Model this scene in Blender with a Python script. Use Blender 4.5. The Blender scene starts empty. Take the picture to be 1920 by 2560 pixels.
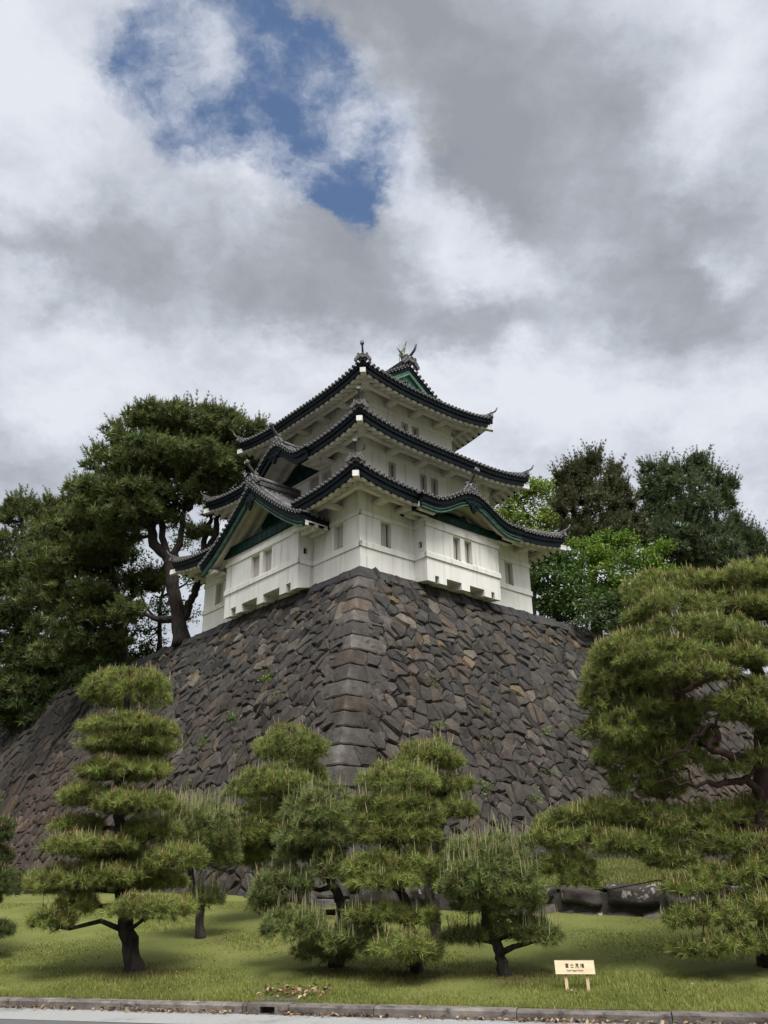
import bpy, math, random
import numpy as np
from mathutils import Matrix, Vector

random.seed(7)
RNG = np.random.default_rng(11)
SC = bpy.context.scene
COL = SC.collection

# ------------------------------------------------------------------ camera
PITCH, ROLL = math.radians(23.63), math.radians(0.78)
cam_data = bpy.data.cameras.new("camera")
cam_data.sensor_fit = 'VERTICAL'
cam_data.sensor_height = 34.6
cam_data.lens = 34.6 * 2138.4 / 2560.0
cam_data.clip_start, cam_data.clip_end = 0.1, 4000.0
cam = bpy.data.objects.new("camera", cam_data)
COL.objects.link(cam)
cam.matrix_world = (Matrix.Translation((0, 0, 1.6)) @ Matrix.Rotation(math.pi / 2 + PITCH, 4, 'X')
                    @ Matrix.Rotation(-ROLL, 4, 'Z'))
SC.camera = cam

# ------------------------------------------------------------------ exposure
EXPOSURE = 1.65
SC.view_settings.view_transform = 'Standard'
SC.view_settings.look = 'None'
SC.view_settings.exposure = EXPOSURE
SC.view_settings.gamma = 1.0
SC.view_settings.use_curve_mapping = False

# ------------------------------------------------------------------ sun (veiled by cloud, behind the viewer)
SUN_ELEV, SUN_AZ = math.radians(62), math.radians(166)      # azimuth clockwise from +Y
sun_dir = Vector((math.sin(SUN_AZ) * math.cos(SUN_ELEV), math.cos(SUN_AZ) * math.cos(SUN_ELEV), math.sin(SUN_ELEV)))
sd = bpy.data.lights.new("sun", 'SUN')
sd.energy = 1.5
sd.angle = math.radians(24)
sd.color = (1.0, 0.97, 0.92)
sun = bpy.data.objects.new("sun", sd)
sun.rotation_euler = sun_dir.to_track_quat('Z', 'Y').to_euler()
sun.location = (0, -20, 60)
COL.objects.link(sun)

# ------------------------------------------------------------------ sky: Nishita blue behind layered cumulus
world = bpy.data.worlds.new("World")
SC.world = world
world.use_nodes = True


class NT:
    """small helper for building node trees"""
    def __init__(self, tree):
        self.t = tree
        tree.nodes.clear()

    def n(self, kind, **kw):
        node = self.t.nodes.new(kind)
        for k, v in kw.items():
            if k == 'i':
                for s, val in v.items():
                    sock = node.inputs[s]
                    if hasattr(val, 'is_linked') or isinstance(val, bpy.types.NodeSocket):
                        self.t.links.new(val, sock)
                    else:
                        sock.default_value = val
            else:
                setattr(node, k, v)
        return node

    def math(self, op, a, b=0.0, c=0.0, clamp=False):
        return self.n('ShaderNodeMath', operation=op, use_clamp=clamp, i={0: a, 1: b, 2: c}).outputs[0]

    def vmath(self, op, a, b=(0, 0, 0)):
        nd = self.n('ShaderNodeVectorMath', operation=op, i={0: a, 1: b})
        return nd.outputs['Value'] if op in ('DOT_PRODUCT', 'LENGTH', 'DISTANCE') else nd.outputs['Vector']

    def noise(self, vec, scale, detail=4.0, rough=0.55, dist=0.0):
        return self.n('ShaderNodeTexNoise', i={'Vector': vec, 'Scale': scale, 'Detail': detail,
                                               'Roughness': rough, 'Distortion': dist})

    def mix(self, f, a, b, blend='MIX'):
        nd = self.n('ShaderNodeMix', data_type='RGBA', blend_type=blend)
        for s, val in ((nd.inputs[0], f), (nd.inputs[6], a), (nd.inputs[7], b)):
            if isinstance(val, bpy.types.NodeSocket):
                self.t.links.new(val, s)
            else:
                s.default_value = val if not isinstance(val, tuple) or len(val) == 4 else (*val, 1)
        return nd.outputs[2]

    def smooth(self, x, lo, hi, a=0.0, b=1.0):
        return self.n('ShaderNodeMapRange', interpolation_type='SMOOTHSTEP',
                      i={'Value': x, 'From Min': lo, 'From Max': hi, 'To Min': a, 'To Max': b}).outputs[0]

    def ramp(self, x, stops):
        nd = self.n('ShaderNodeValToRGB', i={0: x})
        cr = nd.color_ramp
        while len(cr.elements) < len(stops):
            cr.elements.new(0.5)
        for e, (p, c) in zip(cr.elements, stops):
            e.position = p
            e.color = (*c, 1)
        return nd.outputs[0]


# cloud masses: centre direction and two fall-off axes (rows of a dual basis)
BLUE = [
    ((-0.134, 0.649, 0.749), (8.049, 1.871, -0.844), (-5.942, 12.105, -12.222)),
    ((-0.075, 0.634, 0.77), (10.374, 13.81, -10.997), (-16.952, 5.323, -6.69)),
    ((-0.145, 0.579, 0.802), (16.235, 5.6, -1.729), (-15.328, 22.584, -19.699)),
    ((-0.395, 0.66, 0.645), (62, 18.14, 16.6), (-6, 30, -35)),
    ((-0.048, 0.711, 0.701), (32.997, 1.066, 0.46), (-0.958, 20.594, -21.679)),
    ((-0.105, 0.66, 0.743), (7.6, 1.6, -0.6), (-3.9, 8.4, -8.0)),
]
DARK = [
    ((0.135, 0.625, 0.769), (5.917, 0.731, -2.285), (-3.315, 7.165, -5.891)),
    ((-0.201, 0.763, 0.614), (5.636, 1.047, -0.271), (-2.564, 7.26, -10.679)),
    ((0.35, 0.72, 0.6), (6.684, -0.572, -4.043), (-2.769, 6.982, -7.596)),
    ((0.04, 0.802, 0.596), (6.326, -0.233, -0.953), (-2.289, 13.99, -19.534)),
    ((0.095, 0.704, 0.704), (10.181, 2.921, -5.011), (-9.8, 11.87, -11.245)),
    ((-0.052, 0.751, 0.659), (16.167, 0.398, 0.07), (-0.662, 14.314, -17.123)),
    ((-0.007, 0.6, 0.8), (10.454, 1.132, -1.379), (-6.471, 22.921, -17.86)),
]
LIGHT = [
    ((0.107, 0.749, 0.654), (4.618, 1.569, -3.315), (-14.837, 12.994, -13.208)),
    ((-0.342, 0.591, 0.73), (18.324, 4.052, 4.608), (-3.074, 12.988, -12.642)),
    ((0.346, 0.597, 0.724), (13.945, -3.459, -4.5), (1.579, 8.25, -8.249)),
    ((0.197, 0.84, 0.506), (4.539, -0.749, -1.509), (-2.6, 8.107, -13.438)),
    ((-0.099, 0.695, 0.712), (11.639, -0.791, 1.696), (4.093, 21.639, -21.254)),
    ((-0.383, 0.721, 0.577), (25.737, 8.149, 6.019), (-2.618, 15.121, -21.488)),
    ((0.357, 0.712, 0.605), (34.558, -10.143, -9.306), (2.934, 21.649, -28.017)),
    ((-0.34, 0.799, 0.495), (6.484, 1.594, 0.875), (-0.879, 8.788, -15.788)),
    ((-0.33, 0.672, 0.662), (9.5, 3.0, 1.2), (-3.4, 14.5, -16.5)),
    ((0.03, 0.689, 0.724), (22.29, -0.611, -1.047), (-0.062, 16.852, -16.741)),
]



def build_sky():
    N = NT(world.node_tree)
    d = N.n('ShaderNodeTexCoord').outputs['Generated']
    # cloud-deck coordinates: features shrink towards the horizon
    sep = N.n('ShaderNodeSeparateXYZ', i={0: d})
    dz = N.math('ADD', N.math('MAXIMUM', sep.outputs[2], 0.0), 0.40)
    px = N.math('DIVIDE', sep.outputs[0], dz)
    py = N.math('DIVIDE', sep.outputs[1], dz)
    deck = N.n('ShaderNodeCombineXYZ', i={0: px, 1: py, 2: 6.1}).outputs[0]

    def warp(scale, amp, detail, rough=0.6):
        c = N.noise(deck, scale, detail, rough).outputs['Color']
        return N.vmath('MULTIPLY', N.vmath('SUBTRACT', c, (0.5, 0.5, 0.5)), (amp, amp, amp))
    w_big = warp(2.6, 0.20, 3.0)
    w_fine = warp(7.5, 0.16, 9.0, 0.66)
    dw = N.vmath('ADD', d, N.vmath('ADD', w_big, w_fine))

    def total(specs, reach):
        out = None
        for c, f1, f2 in specs:
            v = N.vmath('SUBTRACT', dw, c)
            p = N.vmath('DOT_PRODUCT', v, f1)
            q = N.vmath('DOT_PRODUCT', v, f2)
            r = N.math('SQRT', N.math('ADD', N.math('MULTIPLY', p, p), N.math('MULTIPLY', q, q)))
            g = N.smooth(r, reach, 0.0)
            out = g if out is None else N.math('ADD', out, g)
        return out
    clear_f = total(BLUE, 1.9)
    dark_f = total(DARK, 1.7)
    light_f = total(LIGHT, 1.6)
    half = N.vmath('MULTIPLY', w_fine, (0.4, 0.4, 0.4))
    bill = N.noise(N.vmath('ADD', deck, half), 2.9, 11.0, 0.60).outputs['Fac']
    curl = N.noise(N.vmath('ADD', deck, half), 8.5, 9.0, 0.62).outputs['Fac']
    soft = N.noise(deck, 1.0, 3.0, 0.5).outputs['Fac']
    nb = N.math('SUBTRACT', bill, 0.5)
    nc = N.math('SUBTRACT', curl, 0.5)
    # broken hole: summed fall-offs eaten away by fractal noise
    hole = N.math('MULTIPLY_ADD', nb, -1.5, N.math('MULTIPLY_ADD', nc, -0.9, clear_f))
    clear = N.smooth(hole, 0.32, 1.08)
    wisp = N.smooth(curl, 0.40, 0.66)
    # light and shade of the cloud masses: sunlit rims break sharply into grey undersides
    s = N.math('SUBTRACT', N.math('MULTIPLY', light_f, 0.55), N.math('MULTIPLY', dark_f, 0.66))
    s = N.math('MULTIPLY_ADD', N.math('SUBTRACT', soft, 0.5), 0.7, s)
    s1 = N.math('MULTIPLY_ADD', nb, 2.3, s)
    s1 = N.math('MULTIPLY_ADD', nc, 0.9, s1)
    b = N.smooth(s1, -1.10, 0.50)
    b = N.math('MULTIPLY_ADD', nc, 0.30, b)
    cloud = N.ramp(b, [(0.0, (0.322, 0.343, 0.384)), (0.28, (0.405, 0.432, 0.483)), (0.55, (0.530, 0.566, 0.636)),
                       (0.80, (0.655, 0.692, 0.772)), (1.0, (0.78, 0.81, 0.88))])
    # far brighter cloud round the veiled sun (behind the viewer)
    sdot = N.vmath('DOT_PRODUCT', d, tuple(sun_dir))
    glow = N.smooth(sdot, 0.45, 0.98, 0.0, SUN_GLOW)
    cloud = N.vmath('MULTIPLY', cloud, N.n('ShaderNodeCombineXYZ', i={0: N.math('ADD', glow, 1.0), 1: N.math('ADD', N.math('MULTIPLY', glow, 0.96), 1.0), 2: N.math('ADD', N.math('MULTIPLY', glow, 0.9), 1.0)}).outputs[0])
    # overcast falls off towards the horizon on the viewer's side
    back = N.smooth(sep.outputs[1], 0.25, -0.15)
    low = N.math('MULTIPLY', back, N.smooth(sep.outputs[2], 0.75, 0.05, 0.0, 0.72))
    cloud = N.vmath('SCALE', cloud)
    cloud.node.inputs['Scale'].default_value = 1.0
    N.t.links.new(N.math('SUBTRACT', 1.0, low), cloud.node.inputs['Scale'])
    k = 1.0 / (2 ** EXPOSURE)
    cover = N.math('SUBTRACT', 1.0, N.math('MULTIPLY', clear, N.math('SUBTRACT', 1.0, N.math('MULTIPLY', wisp, 0.8))), clamp=True)
    nish = N.n('ShaderNodeTexSky', sky_type='NISHITA', sun_disc=False, sun_elevation=SUN_ELEV, sun_rotation=SUN_AZ,
               air_density=1.0, dust_density=0.4, ozone_density=2.5)
    bg_blue = N.n('ShaderNodeBackground', i={'Color': nish.outputs[0], 'Strength': 0.042})
    bg_cloud = N.n('ShaderNodeBackground', i={'Color': cloud, 'Strength': k})
    mixs = N.n('ShaderNodeMixShader', i={0: cover, 1: bg_blue.outputs[0], 2: bg_cloud.outputs[0]})
    out = N.n('ShaderNodeOutputWorld')
    N.t.links.new(mixs.outputs[0], out.inputs['Surface'])


SUN_GLOW = 2.6
build_sky()
world.cycles.sampling_method = 'MANUAL'
world.cycles.sample_map_resolution = 512

# ------------------------------------------------------------------ helpers


class MB:
    """collects geometry for ONE mesh object"""
    def __init__(self):
        self.v, self.f, self.c, self.m, self.sm = [], [], [], [], []

    def add(self, verts, faces, tint=None, mi=0, smooth=False):
        o = len(self.v)
        self.v.extend([tuple(p) for p in verts])
        self.f.extend([tuple(i + o for i in fc) for fc in faces])
        self.m.extend([mi] * len(faces))
        self.sm.extend([smooth] * len(faces))
        self.c.extend([tint or (1, 1, 1)] * len(verts))

    def box(self, a, b, fr=None, tint=None, mi=0):
        (x0, y0, z0), (x1, y1, z1) = a, b
        vs = [(x0, y0, z0), (x1, y0, z0), (x1, y1, z0), (x0, y1, z0), (x0, y0, z1), (x1, y0, z1), (x1, y1, z1), (x0, y1, z1)]
        if fr:
            vs = [fr(*p) for p in vs]
        self.add(vs, [(0, 3, 2, 1), (4, 5, 6, 7), (0, 1, 5, 4), (1, 2, 6, 5), (2, 3, 7, 6), (3, 0, 4, 7)], tint, mi)

    def quad(self, a, b, c, d, tint=None, mi=0):
        self.add([a, b, c, d], [(0, 1, 2, 3)], tint, mi)

    def tube(self, path, rad, n=8, cap=True, tint=None, mi=0, arc=None, up=None, smooth=True):
        """swept round tube; rad = number or list; arc=(a0,a1) gives an open trough"""
        P = [np.array(p, float) for p in path]
        if not hasattr(rad, '__len__'):
            rad = [rad] * len(P)
        vs = []
        prev = None
        a0, a1 = arc if arc else (0, 2 * math.pi)
        m = n if not arc else n + 1
        for i, p in enumerate(P):
            t = P[min(i + 1, len(P) - 1)] - P[max(i - 1, 0)]
            t = t / (np.linalg.norm(t) + 1e-9)
            ref = np.array(up, float) if up is not None else (prev if prev is not None else (np.array([0, 0, 1.0]) if abs(t[2]) < 0.9 else np.array([1.0, 0, 0])))
            nn = ref - t * np.dot(ref, t)
            nn /= (np.linalg.norm(nn) + 1e-9)
            if up is None:
                prev = nn
            bb = np.cross(t, nn)
            for j in range(m):
                a = a0 + (a1 - a0) * j / n
                vs.append(p + rad[i] * (math.cos(a) * nn + math.sin(a) * bb))
        fs = []
        for i in range(len(P) - 1):
            for j in range(n):
                j2 = (j + 1) % m if not arc else j + 1
                fs.append((i * m + j, i * m + j2, (i + 1) * m + j2, (i + 1) * m + j))
        self.add(vs, fs, tint, mi, smooth)
        if cap:
            o = len(self.v) - len(vs)
            self.f.append(tuple(o + j for j in range(m))[::-1])
            self.f.append(tuple(o + (len(P) - 1) * m + j for j in range(m)))
            self.m.extend([mi, mi])
            self.sm.extend([False, False])

    def prism(self, poly, fr, d0, d1, tint=None, mi=0):
        """polygon given as (s,z) extruded from depth d0 to d1 through frame fr(s,d,z)"""
        n = len(poly)
        vs = [fr(s, d0, z) for s, z in poly] + [fr(s, d1, z) for s, z in poly]
        fs = [tuple(range(n)), tuple(range(n, 2 * n))[::-1]] + [(i, (i + 1) % n, n + (i + 1) % n, n + i) for i in range(n)]
        self.add(vs, fs, tint, mi)

    def strip(self, top, bot, fr, d0, d1, tint=None, mi=0):
        """solid band between two profile curves of equal length"""
        n = len(top)
        vs = []
        for (s, z), (s2, z2) in zip(top, bot):
            vs += [fr(s, d0, z), fr(s, d1, z), fr(s2, d1, z2), fr(s2, d0, z2)]
        fs = []
        for i in range(n - 1):
            for j in range(4):
                fs.append((4 * i + j, 4 * i + (j + 1) % 4, 4 * i + 4 + (j + 1) % 4, 4 * i + 4 + j))
        fs += [(0, 1, 2, 3), (4 * n - 4, 4 * n - 3, 4 * n - 2, 4 * n - 1)]
        self.add(vs, fs, tint, mi)

    def build(self, name, mats, parent=None, attr=False):
        me = bpy.data.meshes.new(name)
        me.from_pydata([tuple(map(float, p)) for p in self.v], [], self.f)
        if not isinstance(mats, (list, tuple)):
            mats = [mats]
        for m in mats:
            me.materials.append(m)
        me.polygons.foreach_set('material_index', self.m)
        me.polygons.foreach_set('use_smooth', self.sm)
        if attr:
            a = me.color_attributes.new('tint', 'FLOAT_COLOR', 'POINT')
            c = np.ones((len(self.v), 4), np.float32)
            c[:, :3] = np.array(self.c, np.float32)
            a.data.foreach_set('color', c.ravel())
        me.update()
        return link(name, me, parent)


def link(name, me, parent=None):
    o = bpy.data.objects.new(name, me)
    COL.objects.link(o)
    if parent is not None:
        o.parent = parent
    return o


def np_mesh(name, V, F, mats, parent=None, tint=None, mi=None):
    """fast triangle mesh from numpy arrays"""
    me = bpy.data.meshes.new(name)
    nv, nf = len(V), len(F)
    me.vertices.add(nv)
    me.vertices.foreach_set('co', np.ascontiguousarray(V, np.float32).ravel())
    me.loops.add(nf * 3)
    me.loops.foreach_set('vertex_index', np.ascontiguousarray(F, np.int32).ravel())
    me.polygons.add(nf)
    me.polygons.foreach_set('loop_start', np.arange(0, nf * 3, 3, dtype=np.int32))
    for m in (mats if isinstance(mats, (list, tuple)) else [mats]):
        me.materials.append(m)
    if mi is not None:
        me.polygons.foreach_set('material_index', np.ascontiguousarray(mi, np.int32))
    if tint is not None:
        a = me.color_attributes.new('tint', 'FLOAT_COLOR', 'POINT')
        c = np.ones((nv, 4), np.float32)
        c[:, :3] = tint
        a.data.foreach_set('color', c.ravel())
    me.update(calc_edges=True)
    return link(name, me, parent)


def tag(o, label=None, cat=None, group=None, kind=None):
    if label:
        o['label'] = label
    if cat:
        o['category'] = cat
    if group:
        o['group'] = group
    if kind:
        o['kind'] = kind
    return o


def empty(name, loc=(0, 0, 0), rz=0.0):
    o = bpy.data.objects.new(name, None)
    o.empty_display_size = 0.5
    o.location = loc
    o.rotation_euler = (0, 0, rz)
    COL.objects.link(o)
    return o


def pmat(name, c1, c2, scale=4.0, rough=0.8, bump=0.0, bump_scale=None, stretch=(1, 1, 1), tint=False, lo=0.35, hi=0.65,
         spec=0.3, detail=6.0, extra=None, translucent=0.0, coord='Object'):
    m = bpy.data.materials.new(name)
    m.use_nodes = True
    N = NT(m.node_tree)
    co = N.n('ShaderNodeTexCoord').outputs[coord]
    co = N.vmath('MULTIPLY', co, stretch)
    f = N.smooth(N.noise(co, scale, detail, 0.6).outputs['Fac'], lo, hi)
    col = N.mix(f, c1, c2)
    if extra:
        c3, s3, lo3, hi3, st3 = extra
        f3 = N.smooth(N.noise(N.vmath('MULTIPLY', co, st3), s3, 5.0, 0.6).outputs['Fac'], lo3, hi3)
        col = N.mix(f3, col, c3)
    if tint:
        at = N.n('ShaderNodeAttribute', attribute_name='tint').outputs['Color']
        col = N.mix(1.0, col, at, 'MULTIPLY')
    b = N.n('ShaderNodeBsdfPrincipled', i={'Base Color': col, 'Roughness': rough, 'Specular IOR Level': spec})
    if bump:
        bn = N.n('ShaderNodeBump', i={'Strength': bump, 'Distance': 0.05,
                                      'Height': N.noise(co, bump_scale or scale * 4, 6.0, 0.65).outputs['Fac']})
        N.t.links.new(bn.outputs[0], b.inputs['Normal'])
    out = N.n('ShaderNodeOutputMaterial')
    sh = b.outputs[0]
    if translucent:
        tr = N.n('ShaderNodeBsdfTranslucent', i={'Color': col})
        sh = N.n('ShaderNodeMixShader', i={0: translucent, 1: sh, 2: tr.outputs[0]}).outputs[0]
    N.t.links.new(sh, out.inputs['Surface'])
    return m


M = {}
M['plaster'] = pmat('plaster', (0.72, 0.705, 0.665), (0.62, 0.60, 0.555), 0.9, 0.85, 0.05, 30, (1, 1, 0.35), lo=0.35, hi=0.75,
                    extra=((0.50, 0.475, 0.425), 2.2, 0.50, 0.74, (2.2, 2.2, 0.25)))
M['soffit'] = pmat('soffit_plaster', (0.62, 0.59, 0.53), (0.45, 0.42, 0.37), 1.3, 0.9, 0.04, 25, lo=0.4, hi=0.75)  # weathered plaster, also darkened to put under-eave shade into its colour
M['shutter'] = pmat('shutter_board', (0.43, 0.395, 0.34), (0.35, 0.32, 0.275), 3.0, 0.85, 0.05, 40, (3, 3, 0.3))
M['gap'] = pmat('dark_gap', (0.03, 0.028, 0.025), (0.045, 0.04, 0.035), 3.0, 0.9)
M['tile'] = pmat('roof_tile', (0.050, 0.050, 0.053), (0.125, 0.12, 0.115), 2.5, 0.6, 0.15, 30, lo=0.35, hi=0.7,
                 extra=((0.26, 0.25, 0.235), 7.0, 0.60, 0.78, (1, 1, 1)))
M['tile_end'] = pmat('tile_end', (0.018, 0.018, 0.02), (0.04, 0.04, 0.043), 5.0, 0.6, 0.1, 40)
M['rim'] = pmat('tile_rim', (0.22, 0.215, 0.21), (0.13, 0.128, 0.125), 5.0, 0.6)
M['fascia'] = pmat('dark_copper', (0.003, 0.006, 0.009), (0.007, 0.012, 0.015), 2.0, 0.6, 0.05, 20, lo=0.4, hi=0.7,
                   extra=((0.03, 0.08, 0.062), 3.0, 0.70, 0.84, (1, 1, 2.0)))
M['fascia'].node_tree.nodes['Principled BSDF'].inputs['Specular IOR Level'].default_value = 0.12
M['copper'] = pmat('green_copper', (0.002, 0.013, 0.011), (0.005, 0.030, 0.024), 2.5, 0.5, 0.05, 20, (1, 1, 0.4),  # green darkened so the colour carries the shade under the gable overhang
                   extra=((0.015, 0.065, 0.05), 5.0, 0.64, 0.80, (1, 1, 0.3)))
M['hafu'] = pmat('bargeboard_copper', (0.002, 0.006, 0.006), (0.004, 0.013, 0.011), 2.0, 0.5, 0.03, 20,
                 extra=((0.010, 0.030, 0.023), 3.5, 0.70, 0.8, (1, 1, 1)))
M['verdigris'] = pmat('pale_verdigris', (0.15, 0.30, 0.22), (0.22, 0.38, 0.28), 2.5, 0.55, 0.05, 20,
                      extra=((0.32, 0.42, 0.22), 3.0, 0.60, 0.78, (1, 1, 0.5)))
M['edge'] = pmat('pale_copper_edge', (0.035, 0.085, 0.066), (0.08, 0.15, 0.115), 4.0, 0.5)
M['finial'] = pmat('finial_bronze', (0.10, 0.125, 0.085), (0.20, 0.215, 0.14), 6.0, 0.5, 0.1)

# ------------------------------------------------------------------ the tower (local frame: x along the right face, y along the left face)
TZ = 13.552
TOWER_AZ = math.radians(90 - 48.875)
LA, LB = 10.8, 12.76
tower = tag(empty('castle_tower', (-0.997, 32.829, TZ), TOWER_AZ),
            'white plastered three-storey castle tower with dark tiled roofs standing on top of the stone rampart', 'tower')


def frame_right(off=0.0):
    return lambda s, d, z: (s, off - d, z)


def frame_left(off=0.0):
    return lambda s, d, z: (off - d, s, z)


def frame_back_x(off):     # far side facing +y
    return lambda s, d, z: (s, off + d, z)


def frame_back_y(off):     # far side facing +x
    return lambda s, d, z: (off + d, s, z)


def wall_panel(mb, fr, s0, s1, z0, z1, holes=(), reveal=0.24):
    ss = sorted({s0, s1, *[h[0] for h in holes], *[h[1] for h in holes]})
    zs = sorted({z0, z1, *[h[2] for h in holes], *[h[3] for h in holes]})
    for a, b in zip(ss, ss[1:]):
        for c, d in zip(zs, zs[1:]):
            if any(h[0] <= a and b <= h[1] and h[2] <= c and d <= h[3] for h in holes):
                continue
            mb.quad(fr(a, 0, c), fr(b, 0, c), fr(b, 0, d), fr(a, 0, d))
    for h in holes:
        a, b, c, d = h
        r = -reveal
        mb.quad(fr(a, 0, c), fr(a, 0, d), fr(a, r, d), fr(a, r, c))
        mb.quad(fr(b, 0, c), fr(b, 0, d), fr(b, r, d), fr(b, r, c))
        mb.quad(fr(a, 0, d), fr(b, 0, d), fr(b, r, d), fr(a, r, d))
        mb.quad(fr(a, 0, c), fr(b, 0, c), fr(b, r, c), fr(a, r, c))


def window(fr, h, parent, gap_right=True, small=False):
    """tall narrow opening closed by a plastered shutter that leaves a dark slot at one jamb"""
    a, b, c, d = h
    mb = MB()
    mb.box((a - 0.02, -0.30, c - 0.02), (b + 0.02, -0.262, d + 0.02), fr)
    w = mb.build('window', M['gap'], parent)
    if small:
        return w
    g = 0.10
    s = MB()
    if gap_right:
        a0, b0 = a + 0.004, b - g
    else:
        a0, b0 = a + g, b - 0.004
    s.box((a0, -0.258, c + 0.005), (b0, -0.195, d - 0.005), fr)
    s.build('shutter', M['shutter'], w)
    k = MB()
    e = b - g * 0.6 if gap_right else a + g * 0.6
    k.box((e - 0.03, -0.2, c + 0.004), (e + 0.03, 0.012, c + 0.035), fr)
    k.build('shutter_stop', M['gap'], w)
    return w


def band(mb, fr, s0, s1, z0, z1, d=0.055):
    """projecting plaster course with a small chamfer along its top"""
    prof = [(-0.06, z0), (d, z0), (d, z1 - 0.03), (d - 0.03, z1), (-0.06, z1)]
    vs = [fr(s0, p, z) for p, z in prof] + [fr(s1, p, z) for p, z in prof]
    n = len(prof)
    mb.add(vs, [(i, (i + 1) % n, n + (i + 1) % n, n + i) for i in range(n)] + [tuple(range(n)), tuple(range(n, 2 * n))[::-1]])


BOW = 0.8
RB = (3.02, 7.62)         # bay on the right face
LBW = (3.28, 9.27)        # bay on the left face
I2, I3 = 1.25, 2.475

# --- first storey
w1 = MB()
FR, FL = frame_right(), frame_left()
zt = 3.75
holes_r = [(1.13, 1.70, 1.20, 2.33), (8.97, 9.55, 1.20, 2.33)]
holes_l = [(1.14, 1.78, 1.20, 2.33), (10.9, 11.62, 1.20, 2.33)]
wall_panel(w1, FR, 0, RB[0], 0, zt, holes_r[:1])
wall_panel(w1, FR, RB[0], RB[1], 0, zt)
wall_panel(w1, FR, RB[1], LA, 0, zt, holes_r[1:])
wall_panel(w1, FL, 0, LBW[0], 0, zt, holes_l[:1])
wall_panel(w1, FL, LBW[0], LBW[1], 0, zt)
wall_panel(w1, FL, LBW[1], LB, 0, zt, holes_l[1:])
wall_panel(w1, frame_back_x(LB), 0, LA, 0, zt)
wall_panel(w1, frame_back_y(LA), 0, LB, 0, zt)
for fr, segs, end in ((FR, [(-0.055, RB[0]), (RB[1], LA + 0.055)], LA), (FL, [(-0.055, LBW[0]), (LBW[1], LB + 0.055)], LB)):
    for a, b in segs:
        band(w1, fr, a, b, 0.92, 1.17)
        band(w1, fr, a, b, 2.36, 2.58)
for fr, L in ((frame_back_x(LB), LA), (frame_back_y(LA), LB)):
    band(w1, fr, 0.0, L, 0.92, 1.17)
    band(w1, fr, 0.0, L, 2.36, 2.58)
# low plinth patches seen at the foot
w1.box((-0.02, -0.02, 0.0), (0.75, 0.03, 0.52), FR)
wall1 = w1.build('wall', M['plaster'], tower)
for h in holes_r:
    window(FR, h, tower)
for h in holes_l:
    window(FL, h, tower, gap_right=False if h[0] < 5 else True)

# --- second and third storey walls
for inset, z0, z1, hr, hl, bz in (
        (I2, 4.0, 7.45, [(2.72, 3.19, 5.10, 6.22), (4.74, 5.19, 5.10, 6.22), (5.45, 5.94, 5.10, 6.22)],
         [(3.70, 4.42, 5.2, 6.30), (4.66, 5.40, 5.2, 6.30)], (6.32, 6.60)),
        (I3, 7.6, 11.05, [(4.73, 5.20, 8.6, 9.60), (5.44, 5.93, 8.6, 9.60)], [(5.5, 6.1, 8.6, 9.6), (6.5, 7.1, 8.6, 9.6)], (9.68, 9.95))):
    mb = MB()
    fr, fl = frame_right(inset), frame_left(inset)
    wall_panel(mb, fr, inset, LA - inset, z0, z1, hr)
    wall_panel(mb, fl, inset, LB - inset, z0, z1, hl)
    wall_panel(mb, frame_back_x(LB - inset), inset, LA - inset, z0, z1)
    wall_panel(mb, frame_back_y(LA - inset), inset, LB - inset, z0, z1)
    band(mb, fr, inset - 0.055, LA - inset + 0.055, *bz)
    band(mb, fl, inset - 0.055, LB - inset + 0.055, *bz)
    band(mb, frame_back_x(LB - inset), inset, LA - inset, *bz)
    band(mb, frame_back_y(LA - inset), inset, LB - inset, *bz)
    mb.build('wall', M['plaster'], tower)
    for h in hr:
        window(fr, h, tower)
    for h in hl:
        window(fl, h, tower, gap_right=False)


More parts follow.
